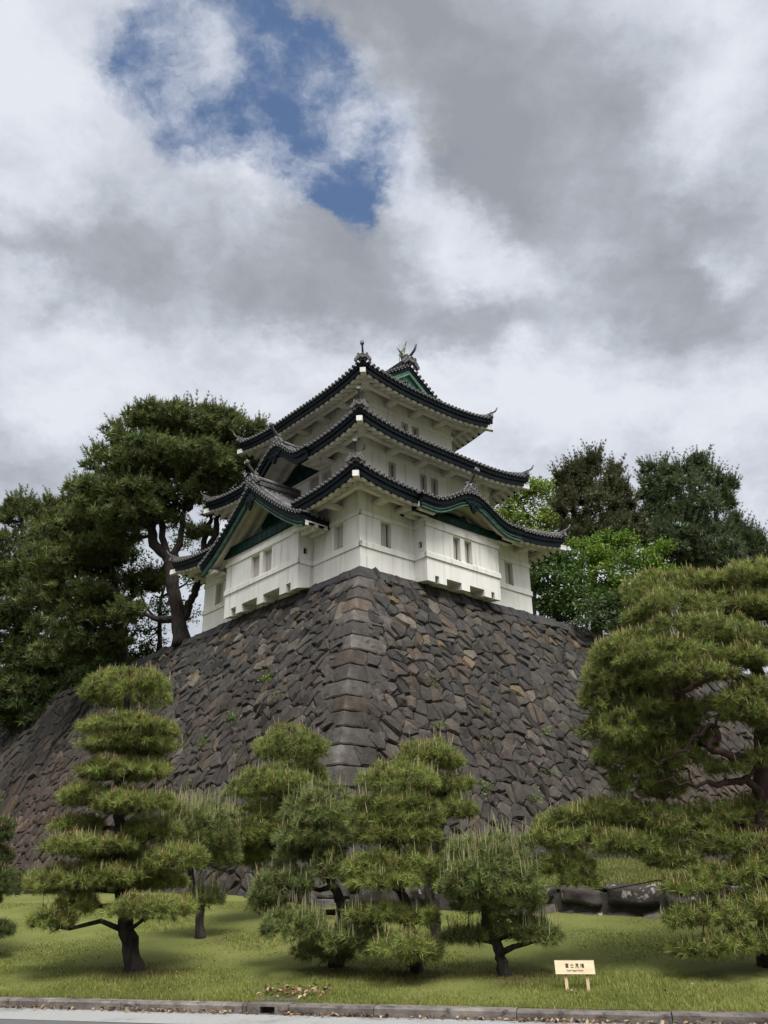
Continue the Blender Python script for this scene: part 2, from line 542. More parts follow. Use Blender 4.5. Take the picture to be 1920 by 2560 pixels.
# --- projecting bays with a notched foot
def bay(face, s0, s1, holes, pattern, zb):
    fr0 = frame_right() if face == 'R' else frame_left()
    frf = frame_right(-BOW) if face == 'R' else frame_left(-BOW)
    mb = MB()
    z_floor, ztop = 0.16, 2.80
    wall_panel(mb, frf, s0, s1, z_floor, ztop, holes)
    # side cheeks with a loophole
    for s, sgn in ((s0, -1), (s1, 1)):
        lo = (0.30, 0.52, 1.42, 1.72)          # in depth from wall
        for a, b in ((0.0, lo[0]), (lo[0], lo[1]), (lo[1], BOW)):
            for c, d in ((z_floor, lo[2]), (lo[2], lo[3]), (lo[3], ztop)):
                if a == lo[0] and c == lo[2]:
                    continue
                mb.quad(fr0(s, a, c), fr0(s, b, c), fr0(s, b, d), fr0(s, a, d))
        q = s - sgn * 0.13
        for (a, c), (b, d) in (((lo[0], lo[2]), (lo[1], lo[2])), ((lo[1], lo[2]), (lo[1], lo[3])),
                               ((lo[1], lo[3]), (lo[0], lo[3])), ((lo[0], lo[3]), (lo[0], lo[2]))):
            mb.quad(fr0(s, a, c), fr0(s, b, d), fr0(q, b, d), fr0(q, a, c))
        mb.quad(fr0(q, lo[0], lo[2]), fr0(q, lo[1], lo[2]), fr0(q, lo[1], lo[3]), fr0(q, lo[0], lo[3]), mi=1)
    # bottom slab and joist teeth
    mb.quad(fr0(s0, 0, z_floor), fr0(s1, 0, z_floor), fr0(s1, BOW, z_floor), fr0(s0, BOW, z_floor), mi=0)
    tot = sum(pattern)
    p = s0
    for i, wdt in enumerate(pattern):
        q = p + wdt * (s1 - s0) / tot
        if i % 2 == 0:
            n = [(p, 0.001, -0.03), (q, 0.001, -0.03), (q, BOW - 0.001, zb), (p, BOW - 0.001, zb)]
            e = 0.0
            vs = [fr0(*v) for v in n] + [fr0(a, b, z_floor) for a, b, _ in n]
            vs = [fr0(p, 0.0, -0.03), fr0(q, 0.0, -0.03), fr0(q, BOW, zb), fr0(p, BOW, zb),
                  fr0(p, 0.0, z_floor), fr0(q, 0.0, z_floor), fr0(q, BOW, z_floor), fr0(p, BOW, z_floor)]
            mb.add(vs, [(0, 1, 2, 3), (0, 1, 5, 4), (1, 2, 6, 5), (2, 3, 7, 6), (3, 0, 4, 7)])
        p = q
    for z0, z1 in ((0.92, 1.17), (2.36, 2.58)):
        band(mb, frf, s0 - 0.055, s1 + 0.055, z0, z1)
        if face == 'R':
            band(mb, lambda s, d, z: (s0 - d, -s, z), 0.0, BOW + 0.02, z0, z1 - 0.002)
            band(mb, lambda s, d, z: (s1 + d, -s, z), 0.0, BOW + 0.02, z0, z1 - 0.002)
        else:
            band(mb, lambda s, d, z: (-s, s0 - d, z), 0.0, BOW + 0.02, z0, z1 - 0.002)
            band(mb, lambda s, d, z: (-s, s1 + d, z), 0.0, BOW + 0.02, z0, z1 - 0.002)
    o = mb.build('projecting_bay', [M['plaster'], M['gap']], tower)
    cap = MB()
    cap.box((s0 + 0.01, 0.0, ztop - 0.06), (s1 - 0.01, BOW - 0.01, ztop + 0.006), fr0)
    cap.build('bay_top', M['copper'], o)
    for h in holes:
        window(frf, h, o, gap_right=(face == 'R'))
    return o


bay('R', *RB, [(4.67, 5.12, 1.19, 2.28), (5.40, 5.85, 1.19, 2.28)], [.45, .24, .46, .92, .52, .94, .46, .22, .42], -0.14)
bay('L', *LBW, [(5.36, 6.10, 1.14, 2.30), (6.36, 7.08, 1.14, 2.30)], [.5, .35, .5, 1.3, .5, 1.3, .5, .45, .6], -0.21)


# --- skirt roofs
M['soffit_end'] = M['plaster']
SORI = 0.45


def slope(r):
    return 0.46 * r + 0.032 * r * r


def eave_z(zmid, p, L, r=0.0):
    dc = min(p, L - p)
    k = max(0.0, 1 - max(dc, 0) / 4.2)
    return zmid + SORI * k ** 2.4 * max(0.0, 1 - r / 3.2) ** 1.2 + slope(r)


def sides(e):
    x0, y0, x1, y1 = e, e, LA - e, LB - e
    return [
        ('R', lambda p, r, z: (x0 + p, y0 + r, z), x1 - x0),
        ('L', lambda p, r, z: (x0 + r, y0 + p, z), y1 - y0),
        ('X', lambda p, r, z: (x0 + p, y1 - r, z), x1 - x0),
        ('Y', lambda p, r, z: (x1 - r, y0 + p, z), y1 - y0)]


def ring(mb, c, axis, r, tube_r, n=14, m=6, mi=0):
    axis = np.array(axis, float)
    axis /= np.linalg.norm(axis)
    t = np.cross(axis, (0, 0, 1.0))
    t /= np.linalg.norm(t) + 1e-9
    b = np.cross(axis, t)
    c = np.array(c, float)
    vs, fs = [], []
    for i in range(n):
        a = 2 * math.pi * i / n
        rad = math.cos(a) * t + math.sin(a) * b
        for j in range(m):
            q = 2 * math.pi * j / m
            vs.append(c + rad * (r + tube_r * math.cos(q)) + axis * tube_r * math.sin(q))
    for i in range(n):
        for j in range(m):
            fs.append((i * m + j, ((i + 1) % n) * m + j, ((i + 1) % n) * m + (j + 1) % m, i * m + (j + 1) % m))
    mb.add(vs, fs, mi=mi, smooth=True)


def tile_end(mb, c, axis, r=0.092, mi=1, rim=2):
    """round eave tile end: short drum, dished face and a raised rim"""
    c = np.array(c, float)
    axis = np.array(axis, float)
    axis /= np.linalg.norm(axis)
    mb.tube([c - axis * 0.10, c + axis * 0.035], r, 10, True, mi=mi)
    ring(mb, c + axis * 0.036, axis, r * 0.82, r * 0.17, 12, 4, mi=rim)


def finial(mb, base, axis, scale=1.0, curl=False):
    """ridge-end tile: roundel with cloud lobes and an upward stalk ending in a roundel"""
    base = np.array(base, float)
    a = np.array(axis, float)
    a[2] = 0
    a /= np.linalg.norm(a)
    t = np.array([-a[1], a[0], 0])
    up = np.array([0, 0, 1.0])
    s = scale
    c = base + up * 0.17 * s
    mb.tube([c - a * 0.16 * s, c + a * 0.05 * s], 0.15 * s, 12, True, mi=0)
    ring(mb, c + a * 0.05 * s, a, 0.115 * s, 0.026 * s, 14, 5, mi=2)
    for sg in (-1, 1):
        for (dx, dz, r) in ((0.20, 0.0, 0.11), (0.29, -0.10, 0.10), (0.22, 0.12, 0.075), (0.37, -0.2, 0.085)):
            q = base + t * sg * dx * s + up * (0.14 + dz) * s
            mb.tube([q - a * 0.10 * s, q + a * 0.03 * s], r * s, 9, True, mi=0)
            ring(mb, q + a * 0.03 * s, a, r * 0.7 * s, r * 0.16 * s, 9, 4, mi=2)
    if curl:
        pts = [c + up * 0.1 * s - a * 0.3 * s, c + up * 0.20 * s, c + up * 0.33 * s + a * 0.22 * s, c + up * 0.56 * s + a * 0.34 * s]
        mb.tube(pts, [0.06 * s, 0.06 * s, 0.05 * s, 0.035 * s], 8, True, mi=0)
    else:
        pts = [c - a * 0.35 * s + up * 0.12 * s, c + up * 0.25 * s - a * 0.05 * s, c + up * 0.46 * s + a * 0.16 * s, c + up * 0.60 * s + a * 0.28 * s]
        mb.tube(pts, [0.06 * s, 0.055 * s, 0.05 * s, 0.075 * s], 8, True, mi=0)
        ax = a * 0.9 + up * 0.25
        tile_end(mb, pts[-1] + a * 0.02, ax, 0.105 * s, 0, 2)


def skirt_roof(e, ztip, depth, wall_in, gaps, side_depth=None):
    """e: eave inset; depth: run up to the wall above; gaps: {side:(p0,p1)} left out where a gable interrupts the eave"""
    zmid = ztip - SORI
    tiles, fas, raf = MB(), MB(), MB()
    extra = []
    RS = 0.47
    SP, RSP = 0.265, 0.40
    for name, P, L in sides(e):
        dep = depth if (side_depth is None or name in 'RX') else side_depth
        g = gaps.get(name)
        skip = (lambda p: g is not None and g[0] < p < g[1])
        n = int(round(L / SP))

        def rmax(p):
            c = min(p, L - p)
            if dep > depth and c >= depth:
                return dep
            return max(0.02, min(c, dep if dep <= depth else depth))
        # tile bed
        NR = 7
        ps = sorted({i * L / n for i in range(n + 1)} | ({depth - 1e-3, depth + 1e-3, L - depth - 1e-3, L - depth + 1e-3} if dep > depth else set()))
        rows = []
        for p in ps:
            rm = rmax(p)
            rs = min(g[2], rm) if skip(p) else 0.0
            rows.append([P(p, rs + (rm - rs) * j / NR, eave_z(zmid, p, L, rs + (rm - rs) * j / NR) - 0.02) for j in range(NR + 1)])
        for (pa, ra), (pb, rb) in zip(zip(ps, rows), zip(ps[1:], rows[1:])):
            tiles.add(ra + rb, [(j, j + 1, NR + 2 + j, NR + 1 + j) for j in range(NR)])
        # round tile rolls and eave ends
        ax = np.array(P(0, -1, 0)) - np.array(P(0, 0, 0))
        for i in range(n):
            p = (i + 0.5) * L / n
            rm = rmax(p)
            k = 7
            r0 = min(g[2], rm - 0.01) if skip(p) else -0.02
            rr = [r0 + (rm - r0) * j / k for j in range(k + 1)]
            tiles.tube([P(p, r, eave_z(zmid, p, L, max(r, 0)) + 0.0) for r in rr], 0.078, 6, False, arc=(-math.pi / 2, math.pi / 2), up=(0, 0, 1))
            if not skip(p):
                tile_end(tiles, P(p, -0.04, eave_z(zmid, p, L) + 0.035), ax)
        # fascia: two dark boards that follow the eave curve
        m = max(12, int(L / 0.4))
        fr = (lambda P: lambda s, d, z: P(s, -d, z))(P)
        runs = [(0.0, L)] if g is None else [(0.0, g[0]), (g[1], L)]
        for a, b in runs:
            qs = [a + (b - a) * i / m for i in range(m + 1)]
            zz = [eave_z(zmid, q, L) for q in qs]
            ext = lambda q, d: q + (d if q > L / 2 else -d) * (1 if abs(q - L / 2) > L / 2 - 1e-6 else 0)
            fas.strip([(ext(q, -0.02), z - 0.05) for q, z in zip(qs, zz)], [(ext(q, -0.02), z - 0.225) for q, z in zip(qs, zz)], fr, -0.17, -0.01)
            fas.strip([(ext(q, -0.07), z - 0.20) for q, z in zip(qs, zz)], [(ext(q, -0.07), z - 0.47) for q, z in zip(qs, zz)], fr, -0.20, -0.065)
            # soffit sheet and round-bellied plaster rafters
            over = wall_in
            for qa, qb, za, zb in zip(qs, qs[1:], zz, zz[1:]):
                ca, cb = min(qa, L - qa), min(qb, L - qb)
                raf.quad(P(qa, min(0.15, ca), za - 0.44), P(qb, min(0.15, cb), zb - 0.44),
                         P(qb, min(over, cb), zb - 0.44 + RS * min(over, cb)), P(qa, min(over, ca), za - 0.44 + RS * min(over, ca)))
            nr = max(1, int(round((b - a) / RSP)))
            for i in range(nr):
                q = a + (i + 0.5) * (b - a) / nr
                c = min(q, L - q)
                if c < 0.28:
                    continue
                z = eave_z(zmid, q, L) - 0.455
                r1 = min(over, c)
                raf.tube([P(q, 0.13, z), P(q, 0.55 * r1 + 0.05, z + RS * (0.55 * r1 - 0.08)), P(q, r1, z + RS * (r1 - 0.13))], [0.145, 0.15, 0.15], 10, True, up=(0, 0, 1))
            # beam under the rafters carried on stepped brackets
            rb = wall_in - 0.60
            d0, d1 = rb - 0.10, rb + 0.10
            zb = zmid - 0.455 + RS * (rb - 0.13) - 0.17
            A0, B0 = max(a, d0 + 0.05), min(b, L - d0 - 0.05)
            if B0 - A0 > 0.6:
                NB = max(3, int((B0 - A0) / 0.6))
                bs = [A0 + (B0 - A0) * i / NB for i in range(NB + 1)]
                bz = [0.5 * (eave_z(zmid, q, L) - zmid) + zb for q in bs]
                bm = MB()
                bm.strip([(q, z + 0.10) for q, z in zip(bs, bz)], [(q, z - 0.08) for q, z in zip(bs, bz)], fr, -d1, -d0)
                extra.append(('eave_beam', bm))
                nb = max(1, int(round((B0 - A0) / 1.75)))
                for i in range(nb + 1):
                    q = A0 + 0.25 + (B0 - A0 - 0.5) * i / nb
                    if min(q, L - q) < wall_in + 0.25:
                        continue
                    z = 0.5 * (eave_z(zmid, q, L) - zmid) + zb
                    bm = MB()
                    bm.box((q - 0.17, -wall_in - 0.02, z - 0.235), (q + 0.17, -d0 + 0.0, z - 0.083), fr)
                    extra.append(('eave_bracket', bm))
    # hips: corner beams below, ridge stacks and finials above
    x0, y0, x1, y1 = e, e, LA - e, LB - e
    roof = tiles.build('roof', [M['tile'], M['tile_end'], M['rim']], tower)
    fas.build('eave_fascia', M['fascia'], roof)
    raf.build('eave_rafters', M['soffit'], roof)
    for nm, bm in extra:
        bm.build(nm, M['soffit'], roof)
    for cx, cy, sx, sy in ((x0, y0, 1, 1), (x1, y0, -1, 1), (x0, y1, 1, -1), (x1, y1, -1, -1)):
        D = lambda t, w, z: (cx + sx * (t + w * 0.7071 * 1), cy + sy * (t - w * 0.7071), z)
        zc = eave_z(zmid, 0, 9.0)
        n = 8
        dd = min(depth, 2.6)
        path = [(dd * i / n, eave_z(zmid, dd * i / n, 9.0, dd * i / n)) for i in range(n + 1)]
        # stacked ridge with a round cap
        hips = MB()
        hips.strip([(t, z + 0.17) for t, z in path], [(t, z - 0.03) for t, z in path], lambda s, d, z: D(s, d, z), -0.12, 0.12)
        hips.tube([D(t, 0, z + 0.20) for t, z in path], 0.085, 8, True, up=(0, 0, 1))
        hips.build('hip_ridge', M['tile'], roof)
        fb = MB()
        finial(fb, D(-0.03, 0, zc + 0.02), (-sx, -sy, 0), 0.92, curl=not (sx == 1 and sy == 1))
        fb.build('ridge_end_ornament', [M['tile'], M['tile_end'], M['rim']], roof)
        # corner beam, white end grain below the fascia
        zb = zc - 0.47
        cb = MB()
        cb.box((-0.04 / 1.414, -0.13, zb - 0.23), (wall_in + 0.05, 0.13, zb + 0.02), lambda t, w, z: D(t, w, z + 0.36 * t - 0.02))
        cb.box((wall_in * 0.52, -0.19, zb - 0.42), (wall_in + 0.1, 0.19, zb - 0.20), lambda t, w, z: D(t, w, z + 0.33 * t - 0.02))
        cb.build('corner_beam', M['soffit_end'], roof)
    return roof


E1, E2, E3 = -1.324, -0.226, 0.933
skirt_roof(E1, 3.924, I2 - E1, -E1, {'L': (3.25 - E1, 9.30 - E1, 1.30), 'R': (2.35 - E1, 8.35 - E1, 1.30)})
skirt_roof(E2, 7.356, I3 - E2, I2 - E2, {'L': (3.75 - E2, 8.75 - E2, 1.45)})
skirt_roof(E3, 10.90, 1.70, I3 - E3, {}, side_depth=LA / 2 - E3)


# --- gables
def gable_roof(face, name, centre, half, prof, plane, inner, board, tymp_plane, tymp_z0, beam_h, mats, ridge=True, ridge_z=0.0,
               ornament=True, white_soffit=True, lines=True, beam_plane=None):
    """prof(t): height of the tile surface, t = signed distance from the centre line / half"""
    fr = frame_right(plane) if face == 'R' else frame_left(plane)    # depth d grows outwards; inner side is negative
    for mm in mats:
        mm.node_tree.nodes['Principled BSDF'].inputs['Specular IOR Level'].default_value = 0.12
    N = 40
    S = [centre + half * (2 * i / N - 1) for i in range(N + 1)]
    Z = [prof((s - centre) / half) for s in S]
    dn = -(inner)                                                   # total run inwards
    t = MB()
    for i in range(N):
        t.add([fr(S[i], 0, Z[i] - 0.02), fr(S[i + 1], 0, Z[i + 1] - 0.02), fr(S[i + 1], -inner, Z[i + 1] - 0.02), fr(S[i], -inner, Z[i] - 0.02)], [(0, 1, 2, 3)])
        t.add([fr(S[i], 0, Z[i] - 0.09), fr(S[i + 1], 0, Z[i + 1] - 0.09), fr(S[i + 1], -inner, Z[i + 1] - 0.09), fr(S[i], -inner, Z[i] - 0.09)], [(0, 1, 2, 3)])
    # arc-length spacing of the front tiles
    al = [0.0]
    for i in range(N):
        al.append(al[-1] + math.hypot(S[i + 1] - S[i], Z[i + 1] - Z[i]))
    nt = int(al[-1] / 0.265)
    axis = np.array(fr(0, 1, 0)) - np.array(fr(0, 0, 0))
    for i in range(nt + 1):
        a = al[-1] * i / nt
        s = float(np.interp(a, al, S))
        z = float(np.interp(a, al, Z))
        t.tube([fr(s, 0.02, z + 0.015), fr(s, -0.50, z + 0.035)], 0.08, 6, True, arc=(-math.pi / 2, math.pi / 2), up=(0, 0, 1))
        tile_end(t, fr(s, 0.03, z + 0.01), axis)
    # main rolls run down the slope behind a verge roll
    nd = max(2, int((inner - 0.75) / 0.25))
    for k in range(nd + 1):
        d = -0.62 - (inner - 0.7) * k / nd
        for half_pts in (range(N // 2, N + 1, 2), range(N // 2, -1, -2)):
            t.tube([fr(S[i], d, Z[i] + (0.05 if k == 0 else 0.01)) for i in half_pts], 0.10 if k == 0 else 0.075, 6, True, up=(0, 0, 1))
    g = t.build(name, [M['tile'], M['tile_end'], M['rim']], tower)
    # bargeboard: dark cap board, green board, thin pale lines
    b = MB()
    b.strip([(s, z - 0.07) for s, z in zip(S, Z)], [(s, z - 0.27) for s, z in zip(S, Z)], fr, -0.30, -0.02)
    b.strip([(s, z - 0.26) for s, z in zip(S, Z)], [(s, z - 0.26 - board) for s, z in zip(S, Z)], fr, -0.24, -0.09, mi=1)
    if lines:
        b.strip([(s, z - 0.22 - board) for s, z in zip(S, Z)], [(s, z - 0.275 - board) for s, z in zip(S, Z)], fr, -0.2, -0.065, mi=2)
        b.strip([(s, z - 0.255) for s, z in zip(S, Z)], [(s, z - 0.285) for s, z in zip(S, Z)], fr, -0.2, -0.07, mi=2)
        zz = 0.26 + board * 0.5
        b.strip([(s, z - zz) for s, z in zip(S, Z)], [(s, z - zz - 0.03) for s, z in zip(S, Z)], fr, -0.2, -0.078, mi=2)
    b.build('bargeboard', mats[:3], g)
    # soffit and curved plaster ribs between board and gable wall
    w = MB()
    depth_in = abs(tymp_plane)
    if white_soffit:
        w.strip([(s, z - 0.30) for s, z in zip(S, Z)], [(s, z - 0.36) for s, z in zip(S, Z)], fr, -depth_in, -0.26)
        nrib = 3
        for k in range(nrib):
            d = -0.34 - (depth_in - 0.42) * k / (nrib - 1)
            lo = int(N * 0.02)
            w.strip([(s, z - 0.32) for s, z in zip(S[lo:N + 1 - lo], Z[lo:N + 1 - lo])], [(s, z - 0.33 - board * 0.52) for s, z in zip(S[lo:N + 1 - lo], Z[lo:N + 1 - lo])], fr, d - 0.10, d + 0.07)
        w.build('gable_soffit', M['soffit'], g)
    # gable wall
    p = MB()
    inn = [i for i in range(N + 1) if Z[i] - 0.31 > tymp_z0 + 0.02]
    poly = [(S[inn[0]], tymp_z0)] + [(S[i], Z[i] - 0.31) for i in inn] + [(S[inn[-1]], tymp_z0)]
    p.prism(poly, fr, -depth_in - 0.05, -depth_in + 0.02)
    if beam_h:
        bp = beam_plane or depth_in
        s0, s1 = S[inn[0]], S[inn[-1]]
        q = MB()
        zr = lambda s_: float(np.interp(s_, S, Z)) - 0.32
        xs = [x for x in np.linspace(s0 + 0.02, s1 - 0.02, 25)]
        up = [(x, min(tymp_z0 + beam_h, max(zr(x), tymp_z0 + 0.03))) for x in xs]
        q.strip(up, [(x, tymp_z0) for x in xs], fr, -bp, -bp + 0.12)
        up2 = [(x, z + 0.03) for x, z in up if z >= tymp_z0 + beam_h - 1e-6]
        if len(up2) > 1:
            q.strip(up2, [(x, z - 0.028) for x, z in up2], fr, -bp + 0.01, -bp + 0.16)
        # frog-leg strut standing on the beam
        cz = tymp_z0 + beam_h + 0.02
        q.prism([(centre - 0.5, cz), (centre - 0.3, cz + 0.02), (centre - 0.12, cz + 0.2), (centre - 0.12, cz + 0.3), (centre + 0.12, cz + 0.3), (centre + 0.12, cz + 0.2), (centre + 0.3, cz + 0.02), (centre + 0.5, cz)], fr, -bp, -bp + 0.09)
        # standing seams of the sheet copper
        for x in np.linspace(s0 + 0.5, s1 - 0.5, int((s1 - s0) / 0.45)):
            q.box((x - 0.012, -bp + 0.12, tymp_z0 + 0.01), (x + 0.012, -bp + 0.135, min(tymp_z0 + beam_h, zr(x)) - 0.01), fr)
        q.build('gable_beam', mats[3], g)
    p.build('gable_wall', mats[3], g)
    if ridge:
        r = MB()
        zr = Z[N // 2]
        r.box((centre - 0.13, -inner, zr - 0.02), (centre + 0.13, -0.28, zr + 0.34 + ridge_z), fr)
        r.box((centre - 0.17, -inner, zr + 0.10), (centre + 0.17, -0.3, zr + 0.14), fr)
        r.box((centre - 0.17, -inner, zr + 0.27 + ridge_z), (centre + 0.17, -0.3, zr + 0.31 + ridge_z), fr)
        for k in range(int((inner - 0.4) / 0.2)):
            for sg in (-1, 1):
                c0 = np.array(fr(centre + sg * 0.135, -0.42 - 0.2 * k, zr + 0.205 + ridge_z * 0.5))
                ring(r, c0, np.array(fr(1, 0, 0)) - np.array(fr(0, 0, 0)), 0.055, 0.014, 8, 4, mi=2)
        r.tube([fr(centre, -inner, zr + 0.38 + ridge_z), fr(centre, -0.2, zr + 0.38 + ridge_z)], 0.10, 8, True, up=(0, 0, 1))
        finial(r, fr(centre, -0.12, zr + 0.16), axis, 1.25)
        # shoulder scrolls of the end tile
        for sg in (-1, 1):
            pts = [fr(centre + sg * (0.05 + 0.62 * q), -0.16, float(np.interp(centre + sg * (0.05 + 0.62 * q), S, Z)) + 0.16 * (1 - q) + 0.05) for q in (0, .25, .5, .75, 1)]
            r.tube(pts, [0.12, 0.11, 0.10, 0.08, 0.05], 7, True)
        r.build('gable_ridge', [M['tile'], M['tile_end'], M['rim']], g)
    if ornament:
        q = MB()
        zc = Z[N // 2] - 0.27 - board
        pts = [(-0.62, 0.06), (-0.40, 0.0), (-0.34, -0.14), (-0.2, -0.16), (-0.16, -0.32), (0, -0.46), (0.16, -0.32), (0.2, -0.16), (0.34, -0.14), (0.40, 0.0), (0.62, 0.06), (0, 0.22)]
        if face == 'L' and plane < -1:
            pts = [(-0.42, -0.22), (-0.36, -0.42), (-0.2, -0.44), (-0.16, -0.62), (0, -0.78), (0.16, -0.62), (0.2, -0.44), (0.36, -0.42), (0.42, -0.22), (0.1, 0.1), (-0.1, 0.1)]
        q.prism([(centre + a, zc + c + 0.1) for a, c in pts], fr, -0.13, -0.035)
        for a, c, rr in ((-0.22, -0.06, .09), (0.22, -0.06, .09), (0, -0.2, .11), (-0.1, -0.02, .06), (0.1, -0.02, .06)):
            ring(q, fr(centre + a, -0.03, zc + c + (0.1 if plane > -1 or face == 'R' else -0.2)), axis, rr * 0.8, 0.024, 10, 4)
        q.build('gable_ornament', mats[1], g)
    return g


def chidori(t):      # straight gable with a slight hollow
    u = min(1.0, abs(t))
    return 5.52 - 2.82 * (1 - (1 - u) ** 1.25)


def kara_r(t):       # undulating gable on the right face
    u = abs(t)
    return 3.36 + 0.90 * (0.5 + 0.5 * math.cos(math.pi * min(1, u / 0.78))) + 0.03 * max(0, (u - 0.8) / 0.2)


def kara_l(t):
    u = abs(t)
    return 6.86 + 1.10 * (0.5 + 0.5 * math.cos(math.pi * min(1, u / 0.80)))


MATS_DARK = [M['fascia'], M['hafu'], M['edge'], M['copper']]
gable_roof('L', 'gable', 6.28, 4.23, chidori, -1.60, 2.85, 0.36, 1.44, 2.81, 0.40, MATS_DARK, ridge_z=0.10, beam_plane=0.79)
gable_roof('R', 'curved_gable', 5.37, 3.20, kara_r, -1.60, 2.8, 0.34, 1.44, 2.81, 0.26, MATS_DARK, beam_plane=0.79)
gable_roof('L', 'curved_gable', 6.22, 2.62, kara_l, -0.40, 2.8, 0.34, 1.55, 6.45, 0.30, [M['fascia'], M['fascia'], M['fascia'], M['copper']], lines=False)
# eave returns of the two big gables back to the wall
for fr, s0, s1, z in ((frame_left(), 2.06, 2.20, 2.66), (frame_left(), 10.36, 10.5, 2.66), (frame_right(), 2.18, 2.32, 3.30), (frame_right(), 8.42, 8.56, 3.30)):
    ret = MB()
    ret.box((s0, 0.0, z - 0.36), (s1, 1.45, z - 0.04), fr)
    ret.build('gable_eave', M['fascia'], tower)
for fr, sa, sg, z in ((frame_left(), 2.22, 1, 2.66), (frame_left(), 10.34, -1, 2.66), (frame_right(), 2.34, 1, 3.30), (frame_right(), 8.40, -1, 3.30)):
    ret = MB()
    ret.box((min(sa, sa + sg * 0.5), 0.02, z - 0.42), (max(sa, sa + sg * 0.5), 1.40, z - 0.30), fr)
    for k in range(3):
        c = 0.22 + 0.46 * k
        ret.box((min(sa - sg * 0.05, sa + sg * 0.8), c, z - 0.55), (max(sa - sg * 0.05, sa + sg * 0.8), c + 0.18, z - 0.40), fr)
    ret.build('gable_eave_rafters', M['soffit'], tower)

# top gables at both ends of the main ridge (face right-front and back)
ZM3 = 10.90 - SORI
RIDGE_Z = ZM3 + slope(LA / 2 - E3)


def top_prof(t):
    half = LA / 2 - E3 - 1.25
    r = (LA / 2 - E3) - abs(t) * half
    return ZM3 + slope(r) + 0.05


HALF3 = LA / 2 - E3 - 1.25
gable_roof('R', 'gable', LA / 2, HALF3, top_prof, 2.42, 0.62, 0.30, 0.42, ZM3 + slope(1.2), 0.0,
           [M['fascia'], M['verdigris'], M['edge'], M['verdigris']], ridge=False, ornament=False, white_soffit=False)
fr3 = frame_right(2.42)
q = MB()
zc = RIDGE_Z - 0.75
for inset, wd in ((0.42, 0.16), (0.78, 0.08)):
    for sg in (-1, 1):
        pr = [(LA / 2 + sg * u, top_prof(u / HALF3) - 0.35 - inset) for u in np.linspace(0, HALF3 - inset * 1.8, 10)]
        q.strip(pr, [(s, z - wd) for s, z in pr], fr3, -0.40, -0.30)
pts = [(-1.5, -0.95), (-0.9, -0.45), (-0.62, -0.42), (-0.42, -0.62), (-0.25, -0.98), (0, -1.12), (0.25, -0.98), (0.42, -0.62), (0.62, -0.42), (0.9, -0.45), (1.5, -0.95), (0.9, -0.30), (0, 0.25), (-0.9, -0.30)]
q.prism([(LA / 2 + a, zc + c) for a, c in pts], fr3, -0.36, -0.27)
for k in range(6):
    a = math.pi / 3 * k + 0.3
    q.tube([fr3(LA / 2 + 0.05 * math.cos(a), -0.26, zc - 0.38 + 0.05 * math.sin(a)), fr3(LA / 2 + 0.26 * math.cos(a), -0.25, zc - 0.38 + 0.3 * math.sin(a))], [0.03, 0.06], 6, True, mi=1)
q.build('gable_ornament', [M['verdigris'], M['fascia']], tower)
r = MB()
y0, y1 = 2.30, LB - 2.30
r.box((LA / 2 - 0.16, y0 + 0.25, RIDGE_Z - 0.05), (LA / 2 + 0.16, y1 - 0.25, RIDGE_Z + 0.45))
for z in (0.12, 0.27, 0.41):
    r.box((LA / 2 - 0.20, y0 + 0.3, RIDGE_Z + z), (LA / 2 + 0.20, y1 - 0.3, RIDGE_Z + z + 0.04))
for k in range(int((y1 - y0 - 1) / 0.22)):
    for sg in (-1, 1):
        ring(r, (LA / 2 + sg * 0.165, y0 + 0.5 + 0.22 * k, RIDGE_Z + 0.2), (sg, 0, 0), 0.055, 0.015, 8, 4, mi=2)
r.tube([(LA / 2, y0 + 0.2, RIDGE_Z + 0.50), (LA / 2, y1 - 0.2, RIDGE_Z + 0.50)], 0.12, 8, True, up=(0, 0, 1))
for sg in (-1, 1):      # verge rolls down both sides of the gable
    for yy in (2.42 + 0.72,):
        r.tube([(LA / 2 + sg * u, yy, top_prof(u / HALF3) + 0.10) for u in np.linspace(0.1, HALF3, 9)], 0.14, 8, True, up=(0, 0, 1))
        tile_end(r, (LA / 2 + sg * (HALF3 + 0.02), yy, top_prof(1) + 0.10), (sg, 0, -0.4), 0.15)
        for u in np.linspace(0.3, HALF3 - 0.2, 12):
            ring(r, (LA / 2 + sg * u, yy - 0.14, top_prof(u / HALF3) + 0.10), (0, -1, 0), 0.07, 0.02, 8, 4, mi=2)
finial(r, (LA / 2, y0 + 0.05, RIDGE_Z + 0.12), (0, -1, 0), 1.35, curl=True)
r.build('main_ridge', [M['tile'], M['tile_end'], M['rim']], tower)
# dolphin-tailed fish on the ridge end
s = MB()
yb = y0 + 0.55
zb = RIDGE_Z + 0.52
path = [(LA / 2, yb - 0.38, zb + 0.06), (LA / 2, yb - 0.2, zb + 0.12), (LA / 2, yb + 0.02, zb + 0.22), (LA / 2, yb + 0.13, zb + 0.42), (LA / 2, yb + 0.10, zb + 0.62), (LA / 2, yb - 0.02, zb + 0.80), (LA / 2, yb - 0.06, zb + 0.95)]
s.tube(path, [0.10, 0.20, 0.21, 0.16, 0.11, 0.07, 0.03], 10, True, up=(1, 0, 0))
def fin(a, b, c, th=0.02):
    a, b, c = (np.array(v, float) for v in (a, b, c))
    n = np.cross(b - a, c - a); n = n / np.linalg.norm(n) * th
    m_ = (a + b) / 2 + (b - c) * 0.12
    s.add([a + n, b + n, c + n, m_ + n * 1.5, a - n, b - n, c - n, m_ - n * 1.5],
          [(0, 3, 2), (3, 1, 2), (4, 6, 7), (7, 6, 5), (0, 4, 7, 3), (3, 7, 5, 1), (1, 5, 6, 2), (2, 6, 4, 0)])
x = LA / 2
fin((x, yb - 0.02, zb + 0.72), (x, yb + 0.06, zb + 0.84), (x, yb + 0.30, zb + 1.28))
